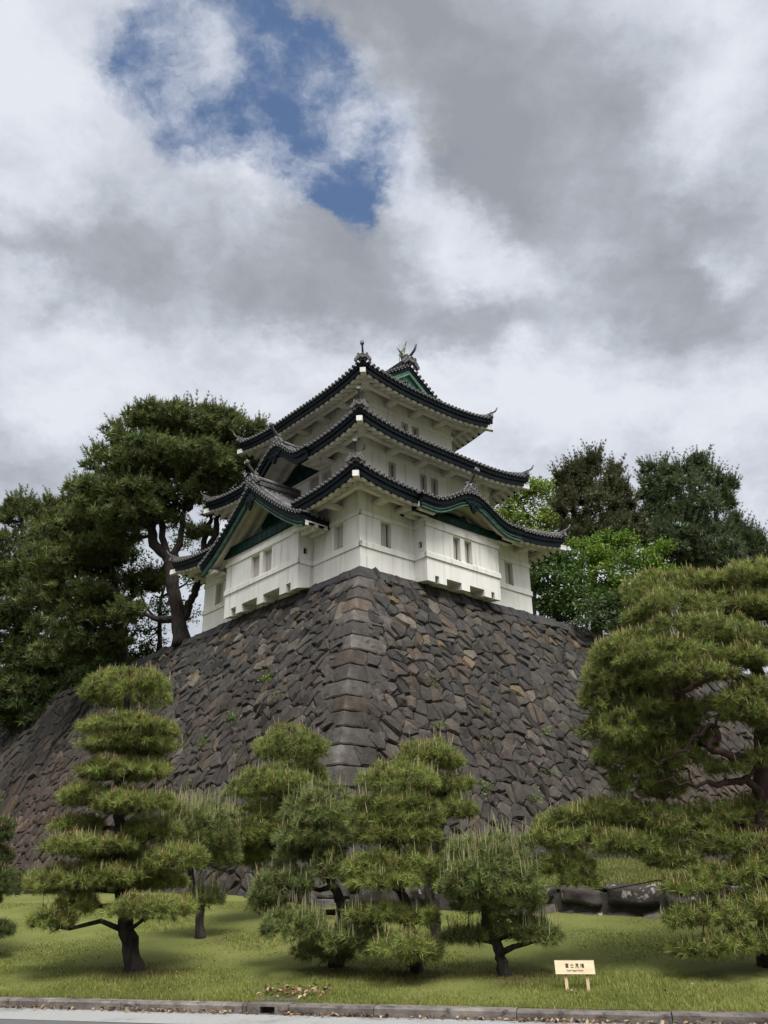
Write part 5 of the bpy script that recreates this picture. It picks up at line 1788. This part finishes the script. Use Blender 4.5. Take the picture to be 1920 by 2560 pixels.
T_leftbush = dict(base=(-16.70, 51.92, 13.55),
    trunks=[[(0.0, 0.0, 0.0), (-0.25, 0.0, 0.92)], [(0.0, 0.0, 0.0), (1.17, 0.0, 1.05)]],
    pads=[(0.29, -4.0, -1.33, 0.89, 0.58), (0.96, -3.0, -0.69, 0.96, 0.59), (1.67, -2.0, 0.13, 0.93, 0.55), (-0.64, 0.0, 0.64, 0.97, 0.75), (0.63, 0.0, 0.74, 0.97, 0.58), (1.44, 0.0, 1.13, 0.86, 0.52), (-1.6, 0.0, 0.31, 0.85, 0.75), (-0.2, 0.6, 1.51, 1.04, 0.71), (1.98, 0.0, 1.53, 0.63, 0.41)])
T_leftthin = dict(base=(-13.70, 50.70, 13.55),
    trunks=[[(0.01, 0.0, 1.38), (-0.16, 0.0, 3.18), (-0.13, 0.0, 4.96), (0.47, 0.0, 7.42)], [(-0.15, 0.0, 3.03), (-1.28, 0.0, 4.38), (-1.93, 0.0, 6.52)], [(-0.16, 0.0, 4.66), (1.48, 0.0, 5.85), (1.92, 0.0, 7.71)]],
    pads=[(-1.1, 0.0, 2.6, 1.3, 0.76), (0.21, 0.0, 3.76, 1.03, 0.89), (1.67, 0.0, 3.45, 0.86, 1.06), (1.91, 0.0, 5.85, 1.05, 1.23), (-0.27, 0.0, 5.88, 1.05, 1.1), (-1.75, 0.0, 6.21, 0.87, 0.92), (0.98, 0.0, 8.36, 0.89, 0.95), (-2.21, 0.0, 7.77, 1.0, 0.82), (2.24, 0.0, 7.39, 0.76, 0.94), (-0.45, 0.0, 1.73, 0.84, 0.52)])
T_rbright = dict(base=(9.68, 54.00, 13.50),
    trunks=[[(-0.2, 0.0, 2.63), (0.27, 0.0, 8.38), (0.3, 0.0, 10.75), (-0.36, 0.0, 12.5)], [(0.23, 0.0, 8.71), (1.76, 0.0, 11.07), (2.33, 0.0, 12.11)], [(0.26, 0.0, 9.05), (-0.96, 0.0, 10.77), (-1.39, 0.0, 11.46)]],
    pads=[(-0.65, 0.0, 12.93, 1.35, 1.06), (0.99, 0.0, 13.33, 1.35, 0.85), (1.87, 0.0, 12.29, 1.15, 0.98), (-1.46, 0.0, 11.4, 0.89, 1.25), (0.17, 0.0, 11.02, 1.78, 1.1), (2.07, 0.0, 11.0, 1.14, 0.97), (3.25, 0.0, 10.7, 1.01, 0.76), (-1.17, 0.0, 10.08, 1.13, 0.95), (1.01, 0.0, 9.71, 1.26, 0.88), (2.79, 0.0, 13.51, 0.64, 0.5)])
T_rbrown = dict(base=(12.77, 50.00, 13.50),
    trunks=[[(-0.18, 0.0, 0.94), (0.02, 0.0, 5.3), (0.12, 0.0, 8.6), (0.36, 0.0, 11.61), (0.7, 0.0, 13.62)], [(0.07, 0.0, 8.07), (1.38, 0.0, 9.64), (2.32, 0.0, 11.25)], [(0.1, 0.0, 8.38), (-0.67, 0.0, 9.67), (-1.18, 0.0, 10.48)], [(0.11, 0.0, 7.13), (1.82, 0.0, 8.36), (3.07, 0.0, 8.97)]],
    pads=[(-0.19, 0.0, 12.41, 0.84, 0.73), (0.52, 0.0, 12.81, 0.84, 0.74), (2.27, 0.0, 12.31, 0.36, 0.93), (-1.24, 0.0, 12.03, 0.42, 0.53), (1.05, 0.0, 11.4, 1.61, 0.99), (-0.33, 0.0, 11.03, 1.19, 0.98), (2.35, 0.0, 10.99, 0.77, 0.79), (-1.31, 0.0, 10.06, 0.77, 0.71), (0.3, -1.0, 9.5, 1.85, 0.95), (2.19, 0.0, 9.69, 1.18, 0.96), (2.95, 0.0, 8.72, 0.93, 0.95), (1.49, -1.0, 7.86, 1.43, 0.8), (-0.6, 0.0, 8.39, 1.05, 0.76), (-0.03, -1.0, 7.54, 1.54, 0.74), (3.02, 0.0, 7.68, 0.93, 0.93), (1.07, 0.0, 6.93, 1.73, 0.8), (1.08, 0.0, 13.51, 0.3, 0.41)])
T_rdark = dict(base=(18.85, 52.00, 13.50),
    trunks=[[(-0.41, 0.0, 0.79), (0.08, 0.0, 4.36), (0.57, 0.0, 8.13), (1.53, 0.0, 11.42), (2.43, 0.0, 14.17)], [(0.5, 0.0, 7.49), (2.38, 0.0, 9.08), (3.48, 0.0, 11.06)], [(0.61, 0.0, 7.81), (-0.55, 0.0, 9.78), (-0.63, 0.0, 12.48)]],
    pads=[(2.45, 0.0, 14.07, 0.69, 0.63), (-0.45, 0.0, 13.59, 0.81, 0.63), (1.14, 0.0, 13.28, 1.0, 0.9), (2.81, 0.0, 12.84, 1.12, 1.03), (4.4, 0.0, 12.47, 0.43, 0.48), (-0.38, 0.0, 12.54, 1.24, 0.89), (0.56, -1.0, 11.55, 1.64, 1.07), (2.98, 0.0, 11.57, 1.23, 1.02), (3.91, 0.0, 11.05, 0.61, 0.54), (-1.29, 0.0, 11.77, 0.62, 0.48), (-0.08, 0.0, 10.5, 1.71, 1.0), (1.43, -1.0, 9.92, 1.8, 1.11), (-1.1, 0.0, 9.76, 1.1, 0.86), (0.12, -1.0, 8.61, 2.08, 1.15), (2.55, 0.0, 8.98, 1.39, 1.18), (-1.25, 0.0, 8.67, 1.27, 0.98), (-0.23, -1.5, 7.37, 1.92, 1.12), (2.01, -1.0, 7.27, 1.76, 1.13), (-0.42, 0.0, 6.73, 1.67, 0.95), (1.17, -1.0, 6.13, 1.92, 0.99), (3.31, 0.0, 6.93, 0.95, 1.01), (0.55, 0.0, 5.71, 1.95, 0.75)])
T_redge = dict(base=(23.93, 55.00, 13.50),
    trunks=[[(-0.34, 0.0, 2.09), (0.29, 0.0, 5.89), (0.71, 0.0, 8.54), (0.63, 0.0, 11.3)], [(0.47, 0.0, 6.87), (1.72, 0.0, 8.53), (2.04, 0.0, 9.89)]],
    pads=[(0.5, 0.0, 10.96, 0.32, 0.7), (1.05, 0.0, 9.87, 0.38, 0.76), (1.91, 0.0, 9.51, 0.38, 0.75), (0.55, 0.0, 9.78, 0.7, 0.89), (1.19, 0.0, 8.74, 0.82, 0.88), (1.99, 0.0, 7.92, 0.82, 0.8), (0.74, 0.0, 7.67, 1.13, 0.87), (1.42, 0.0, 6.93, 1.44, 0.79), (3.13, 0.0, 7.63, 1.26, 1.67)])
T_rmaple = dict(base=(13.36, 47.00, 13.50),
    trunks=[[(-0.23, 0.0, 0.15), (-0.06, 0.0, 2.58), (-0.26, 0.0, 4.25), (-0.87, 0.0, 5.98)], [(-0.06, 0.0, 2.58), (1.21, 0.0, 4.23), (2.32, 0.0, 5.5)], [(-0.13, 0.0, 3.13), (0.51, 0.0, 5.1), (0.81, 0.0, 6.4)]],
    pads=[(-0.54, 0.0, 6.77, 0.71, 0.41), (0.91, 0.0, 6.75, 0.6, 0.53), (-1.59, 0.0, 6.37, 0.87, 0.41), (2.64, 0.0, 5.99, 0.71, 0.38), (-1.17, 0.0, 5.47, 1.51, 0.69), (0.14, -0.6, 5.0, 1.33, 0.68), (1.52, 0.0, 5.14, 1.24, 0.69), (2.63, 0.0, 4.44, 0.96, 0.45), (-0.83, -0.8, 3.93, 1.47, 0.67), (0.73, -0.8, 3.82, 1.47, 0.66), (1.9, 0.0, 3.6, 0.96, 0.5), (-0.11, -0.6, 3.02, 1.21, 0.55), (-2.09, 0.0, 4.71, 0.81, 0.57), (-0.66, 0.8, 6.29, 1.1, 0.59)])
T_rbroad = dict(base=(9.39, 45.00, 13.50),
    trunks=[[(-0.17, 0.0, -0.32), (0.02, 0.0, 1.74), (0.05, 0.0, 3.34), (-0.09, 0.0, 4.71)], [(0.0, 0.0, 1.48), (0.89, 0.0, 2.79), (1.12, 0.0, 3.87)]],
    pads=[(-0.77, 0.0, 4.55, 0.57, 0.72), (0.04, 0.0, 4.9, 0.83, 0.61), (-0.98, 0.0, 3.3, 0.56, 0.75), (-0.19, -0.5, 3.44, 0.91, 0.86), (0.91, 0.0, 3.73, 0.82, 0.76), (0.19, -0.5, 2.32, 0.9, 0.74), (1.19, 0.0, 2.73, 0.92, 0.59), (-0.25, -0.4, 1.5, 0.6, 0.47), (0.99, -0.4, 1.56, 1.0, 0.52), (2.08, 0.0, 2.24, 0.91, 0.63), (-0.95, 0.0, 2.15, 0.46, 0.48), (0.81, 0.0, 4.56, 0.67, 0.5)])
T_rshrub = dict(base=(10.70, 41.50, 13.50),
    trunks=[[(-0.03, 0.0, -1.25), (0.11, 0.0, -0.07)], [(-0.03, 0.0, -1.25), (1.21, 0.0, 0.4)], [(0.02, 0.0, -1.25), (2.1, 0.0, 0.14)]],
    pads=[(-0.41, 0.0, 0.06, 0.88, 0.48), (0.42, 0.0, -0.19, 0.83, 0.52), (1.12, 0.0, -0.51, 0.69, 0.43), (0.39, 0.8, 1.02, 1.04, 0.54), (1.74, 0.8, 1.12, 1.09, 0.64), (2.75, 0.8, 0.74, 1.04, 0.64), (2.2, 0.4, 0.02, 0.84, 0.53), (0.97, 0.4, 0.52, 0.94, 0.58)])

GP = 'clipped pines on the lawn'
OL, OLC = (0.232, 0.262, 0.066), (0.34, 0.29, 0.16)
near_pine(T_tall, 'tallest clipped pine on the lawn, many stacked flat foliage tiers, thick trunk', OL, (0.33, 0.25, 0.14), 0.5, 0.15, 0.155, group=GP, stubby=0.35, gx=1.0, gz=1.02)
near_pine(T_backcandle, 'small round pine with dense long pale candle shoots behind the tallest tiered pine', (0.180, 0.214, 0.066), (0.255, 0.245, 0.115), 1.1, 0.34, 0.10, group=GP, stubby=0.85)
near_pine(T_midleft, 'clipped pine with a rounded cap and loose lower lobes just left of the rampart corner', (0.218, 0.248, 0.064), OLC, 0.30, 0.20, 0.12, group=GP, stubby=0.5, gx=1.04, gz=1.2)
near_pine(T_ball, 'ball-headed bushy green pine with dark forked trunk and pads almost touching the lawn', (0.180, 0.214, 0.066), (0.255, 0.245, 0.115), 0.5, 0.24, 0.12, group=GP, stubby=0.85)
near_pine(T_centre, 'clipped pine with a domed top above thin stacked tiers and a short dark trunk foot', OL, OLC, 0.26, 0.20, 0.10, group=GP, stubby=0.7, gx=1.02, gz=1.12)
near_pine(T_behind, 'slender pine with stepped pads on its right side behind the domed centre pine', (0.218, 0.246, 0.062), (0.34, 0.28, 0.15), 0.36, 0.22, 0.11, group=GP, stubby=0.5, gx=1.04, gz=1.15)
near_pine(T_rball, 'round-headed pine covered in tall pale candles, leaning trunk, nearest the sign', (0.180, 0.214, 0.066), (0.255, 0.245, 0.115), 0.72, 0.28, 0.095, group=GP, stubby=0.95)
near_pine(T_edge, 'pine cut off by the left edge of the photo beside the rampart foot', (0.096, 0.127, 0.037), OLC, 0.2, 0.1, 0.12, group=GP, stubby=0.3)
near_pine(T_spread, 'large spreading pine with broad layered crown and reddish bark filling the right side', (0.212, 0.242, 0.060), (0.32, 0.27, 0.13), 0.6, 0.10, 0.20, as_pads=False, bark='bark_red', spacing=0.088, size=0.128, stubby=0.6, gx=1.04, gz=1.16)

far_pine(T_umbrella, 'big umbrella-crowned dark pine with bare twisting limbs left of the tower', (0.115, 0.144, 0.045), 0.45, limb_r=0.12, col2=(0.178, 0.211, 0.065))
far_pine(T_leftmid, 'dense dark green pine just left of the umbrella-crowned pine', (0.109, 0.133, 0.040), 0.42, col2=(0.169, 0.194, 0.059))
far_pine(T_leftlow, 'dark pine with pointed shoots at the left edge on top of the rampart', (0.104, 0.129, 0.042), 0.40, col2=(0.149, 0.183, 0.059), spacing=0.40, size=0.5)
far_pine(T_leftdroop, 'low dark pine boughs drooping over the rampart edge at far left', (0.079, 0.109, 0.037), 0.25, spacing=0.40, size=0.5)
leafy(T_leftbush, 'bush', 'dark green bushes along the rampart top under the left pines', 'bush', (0.051, 0.090, 0.024), 0.10, size=0.45, col2=(0.104, 0.154, 0.035))
leafy(T_leftthin, 'leafy_tree', 'thin-leaved dark tree standing behind the umbrella-crowned pine', 'tree', (0.051, 0.101, 0.027), 0.16, size=0.42, thin=0.45, col2=(0.104, 0.173, 0.035), twigs=10)
leafy(T_rbright, 'leafy_tree', 'bright yellow-green spring tree behind the right end of the tower roofs', 'tree', (0.16, 0.235, 0.028), 0.30, spacing=0.42, size=0.5, thin=0.95, col2=(0.22, 0.28, 0.04), twigs=10)
far_pine(T_rbrown, 'olive-brown dark pine between the bright spring tree and the tallest right pine', (0.088, 0.098, 0.040), 0.32, col2=(0.118, 0.116, 0.052), spacing=0.36, gx=0.95, gz=0.98, body=0.46, lobes=12, lead=1.9)
far_pine(T_rdark, 'tallest dark blue-green pine behind the right rampart', (0.084, 0.115, 0.050), 0.36, col2=(0.129, 0.164, 0.074), spacing=0.36, gx=0.95, gz=0.98, body=0.46, lobes=12, lead=1.9)
far_pine(T_redge, 'slim dark pine with upright tips at the right edge of the photo', (0.090, 0.115, 0.050), 0.22, col2=(0.124, 0.153, 0.070), spacing=0.36, gx=0.95, gz=0.98, body=0.46, lobes=12, lead=1.9)
leafy(T_rmaple, 'leafy_tree', 'light green maple with layered sprays above the right rampart', 'tree', (0.105, 0.185, 0.022), 0.16, spacing=0.36, size=0.42, col2=(0.165, 0.25, 0.034))
leafy(T_rbroad, 'leafy_tree', 'mid green broadleaf tree beside the right wall of the tower', 'tree', (0.055, 0.105, 0.026), 0.18, spacing=0.38, size=0.5, col2=(0.105, 0.175, 0.036))
leafy(T_rshrub, 'bush', 'dark shrubs on the rampart top below the light green maple', 'bush', (0.042, 0.069, 0.021), 0.10, spacing=0.33, size=0.42, col2=(0.078, 0.104, 0.032))

# ------------------------------------------------------------------ weeds rooted in the rampart joints
WEEDS = [('R', 1.1, 5.2), ('R', 0.4, 6.9), ('R', 2.6, 7.3), ('R', 5.2, 8.3), ('R', 1.4, 8.9), ('R', 3.6, 9.3), ('R', 6.5, 9.8), ('R', 8.3, 6.2), ('R', 9.4, 7.9), ('R', 7.2, 11.0),
         ('R', 4.6, 10.6), ('R', 10.5, 5.0), ('R', 11.7, 8.8), ('R', 12.6, 6.8), ('R', -1.2, 9.6), ('R', 0.6, 10.9), ('R', 8.9, 10.2), ('R', 3.1, 5.9), ('R', 6.1, 6.6), ('R', 13.6, 9.9),
         ('L', 1.0, 5.6), ('L', 2.2, 4.6), ('L', 3.4, 6.0), ('L', 5.0, 6.8), ('L', 2.0, 7.4), ('L', 4.2, 8.4), ('L', 0.9, 8.2), ('L', 6.4, 8.0), ('L', 3.0, 9.4), ('L', 7.6, 9.2),
         ('L', 5.6, 10.2), ('L', 1.6, 10.3), ('L', 8.8, 7.2), ('L', 9.8, 10.4), ('L', 4.0, 11.4), ('L', 11.6, 8.8), ('L', 6.8, 11.6), ('L', 1.4, 12.2), ('L', 2.6, 12.3), ('L', 4.4, 12.2), ('L', 6.0, 12.3), ('L', 8.2, 12.1), ('L', 3.4, 12.0), ('L', 11.0, 11.9)]
TPL_WEED = leaf_templates(14, 0.34, flat=0.6)
wtag = 'green weed tuft growing from a joint of the sloping rampart'
for (sd_, u, h) in WEEDS:
    F = PR if sd_ == 'R' else PL
    p = TM @ Vector(F(u, h, 0.06))
    m = RNG.integers(5, 12)
    pos = RNG.normal(0, 1, (m, 3)) * np.array([0.16, 0.10, 0.10])
    g = np.array([0.12, 0.20, 0.035]) if RNG.random() < 0.6 else np.array([0.12, 0.12, 0.035])
    V, C = place(TPL_WEED, pos, np.tile([0.0, -0.5, 1.0], (m, 1)), RNG.uniform(0.16, 0.32, m), g * RNG.uniform(0.7, 1.3, (m, 1)))
    o = soup('weed_tuft', [(V, C, 0)], [M['leaf']], None)
    o.location = p
    tag(o, wtag, 'weed', 'weeds in the rampart joints')
# ------------------------------------------------------------------ grass
def grass(name, n, tr, kr, hh, w, colr, bias=1.0):
    t = RNG.uniform(*tr, n)
    k = kr[0] + (kr[1] - kr[0]) * RNG.random(n) ** bias
    x = K0[0] + KT[0] * t + KN[0] * k
    y = K0[1] + KT[1] * t + KN[1] * k
    z = ground_z(x, y) - 0.02
    p = np.stack([x, y, z], 1)
    patch = 0.5 + 0.5 * np.sin(1.7 * t + 0.6 * np.sin(2.3 * k)) * np.cos(1.9 * k + 0.8 * np.sin(1.1 * t))
    h = RNG.uniform(*hh, n) * (0.75 + 0.5 * patch)
    a = RNG.uniform(0, 2 * np.pi, n)
    s = np.stack([np.cos(a), np.sin(a), np.zeros(n)], 1) * (w * RNG.uniform(0.7, 1.3, n))[:, None]
    tip = p + np.concatenate([RNG.normal(0, 0.35, (n, 2)) * h[:, None], h[:, None]], 1)
    V = np.stack([p - s, p + s, tip], 1).reshape(-1, 3)
    c = np.array(colr[0]) * (1 - patch[:, None]) + np.array(colr[1]) * patch[:, None]
    c = c * RNG.uniform(0.78, 1.24, (n, 1))
    near = np.zeros(n)
    for T in (T_tall, T_backcandle, T_midleft, T_ball, T_centre, T_behind, T_rball, T_edge, T_spread):
        dd = np.hypot(x - T['base'][0], (y - T['base'][1]))
        near = np.maximum(near, np.clip(1.35 - dd / 0.75, 0, 1))
    worn = 0.5 + 0.5 * np.sin(0.9 * t + 2.0 * np.sin(0.55 * k + 1.0)) * np.sin(0.7 * k + 0.5 * t)
    dry = RNG.random(n) < (0.07 + 0.75 * near + 0.22 * np.clip(worn - 0.55, 0, 1))
    c[dry] = np.array([0.19, 0.145, 0.065]) * RNG.uniform(0.6, 1.1, (dry.sum(), 1))
    o = np_mesh(name, V, np.arange(n * 3).reshape(-1, 3), M['leaf'], tint=np.repeat(c, 3, 0))
    tag(o, 'short green lawn grass behind the kerb', 'grass', kind='stuff')
    return o


grass('grass', 110000, (-8.5, 8.5), (0.06, 2.2), (0.035, 0.075), 0.006, [(0.185, 0.212, 0.050), (0.275, 0.29, 0.076)], 1.2)
o = grass('grass', 210000, (-16, 14), (1.8, 11.0), (0.022, 0.042), 0.009, [(0.20, 0.228, 0.056), (0.28, 0.295, 0.078)], 1.0)
o['label'] = 'mown lawn grass under and behind the clipped pines'
n = 60000
uu, ff = RNG.uniform(0.0, LWL, n), RNG.random(n) ** 1.3
fr_ = np.array([(*(LW0 + LWD * a_ - LWN * 0.16), *(TMn @ np.array([*PR(-setback(11.3) + 0.3 + a_ * 1.25, 11.35, -0.1), 1.0]))[:2]) for a_ in uu])
P2 = fr_[:, :2] * (1 - ff[:, None]) + fr_[:, 2:] * ff[:, None]
zt_ = (1.52 + 0.03 * np.sin(uu * 1.7)) * (1 - ff) + 2.35 * ff + 0.05 * np.sin(5 * ff + uu) - 0.012
kk = ff < 0.97
P3 = np.stack([P2[kk, 0], P2[kk, 1], zt_[kk]], 1)
n = len(P3)
a = RNG.uniform(0, 2 * np.pi, n)
sv = np.stack([np.cos(a), np.sin(a), np.zeros(n)], 1) * 0.011
hv = RNG.uniform(0.05, 0.11, n)
tp = P3 + np.stack([RNG.normal(0, 0.03, n), RNG.normal(0, 0.03, n), hv], 1)
c = np.array([0.15, 0.155, 0.042]) * RNG.uniform(0.6, 1.4, (n, 1))
o = np_mesh('grass', np.stack([P3 - sv, P3 + sv, tp], 1).reshape(-1, 3), np.arange(n * 3).reshape(-1, 3), M['leaf'], tint=np.repeat(c, 3, 0))
tag(o, 'grass growing on the terrace above the low retaining wall', 'grass', kind='stuff')
# ------------------------------------------------------------------ fallen leaves
M['dry_leaf'] = pmat('dry_leaf', (1, 1, 1), (0.8, 0.8, 0.8), 9, 0.8, tint=True, spec=0.2)


def litter(n, tf, kf, zf, sz):
    t, k = tf(n), kf(n)
    x = K0[0] + KT[0] * t + KN[0] * k
    y = K0[1] + KT[1] * t + KN[1] * k
    z = zf(x, y, k)
    p = np.stack([x, y, z], 1)
    nrm = unit(RNG.normal(0, 0.45, (n, 3)) + np.array([0, 0, 1.0]))
    a = unit(np.cross(nrm, RNG.normal(size=(n, 3))))
    b = np.cross(nrm, a)
    s = RNG.uniform(*sz, (n, 1))
    q = [p - a * s, p + b * s * 0.55 + nrm * s * 0.3, p + a * s, p - b * s * 0.55 + nrm * s * 0.25]
    V = np.stack([q[0], q[1], q[2], q[0], q[2], q[3]], 1).reshape(-1, 3)
    pal = np.array([[0.26, 0.17, 0.10], [0.18, 0.10, 0.055], [0.34, 0.25, 0.16], [0.12, 0.07, 0.04], [0.25, 0.19, 0.11]])
    c = pal[RNG.integers(0, len(pal), n)] * RNG.uniform(0.7, 1.2, (n, 1))
    return V, np.repeat(c, 6, 0), 0


clusters = np.array([-6.0, -5.2, -3.9, -3.4, -2.9, -2.5, -1.2, -0.5, -0.2, 0.8, 1.9, 2.5, 3.1, 3.6, 4.3, 5.0, 5.6])
tf = lambda n: clusters[RNG.integers(0, len(clusters), n)] + RNG.normal(0, 0.42, n)
parts = [litter(620, tf, lambda n: -0.165 - np.abs(RNG.normal(0, 0.07, n)), lambda x, y, k: 0.022 + RNG.uniform(0, 0.03, len(x)), (0.02, 0.045)),
         litter(90, lambda n: DR_T + RNG.normal(0.1, 0.28, n), lambda n: 0.55 + RNG.normal(0, 0.16, n), lambda x, y, k: ground_z(x, y) + 0.05, (0.03, 0.055)),
         litter(110, lambda n: RNG.uniform(-8, 8, n), lambda n: RNG.uniform(0.1, 3.5, n), lambda x, y, k: ground_z(x, y) + 0.05, (0.02, 0.035))]
o = soup('fallen_leaves', parts, [M['dry_leaf']], None)
tag(o, 'dry brown leaves scattered in the gutter along the kerb', 'leaves', kind='stuff')
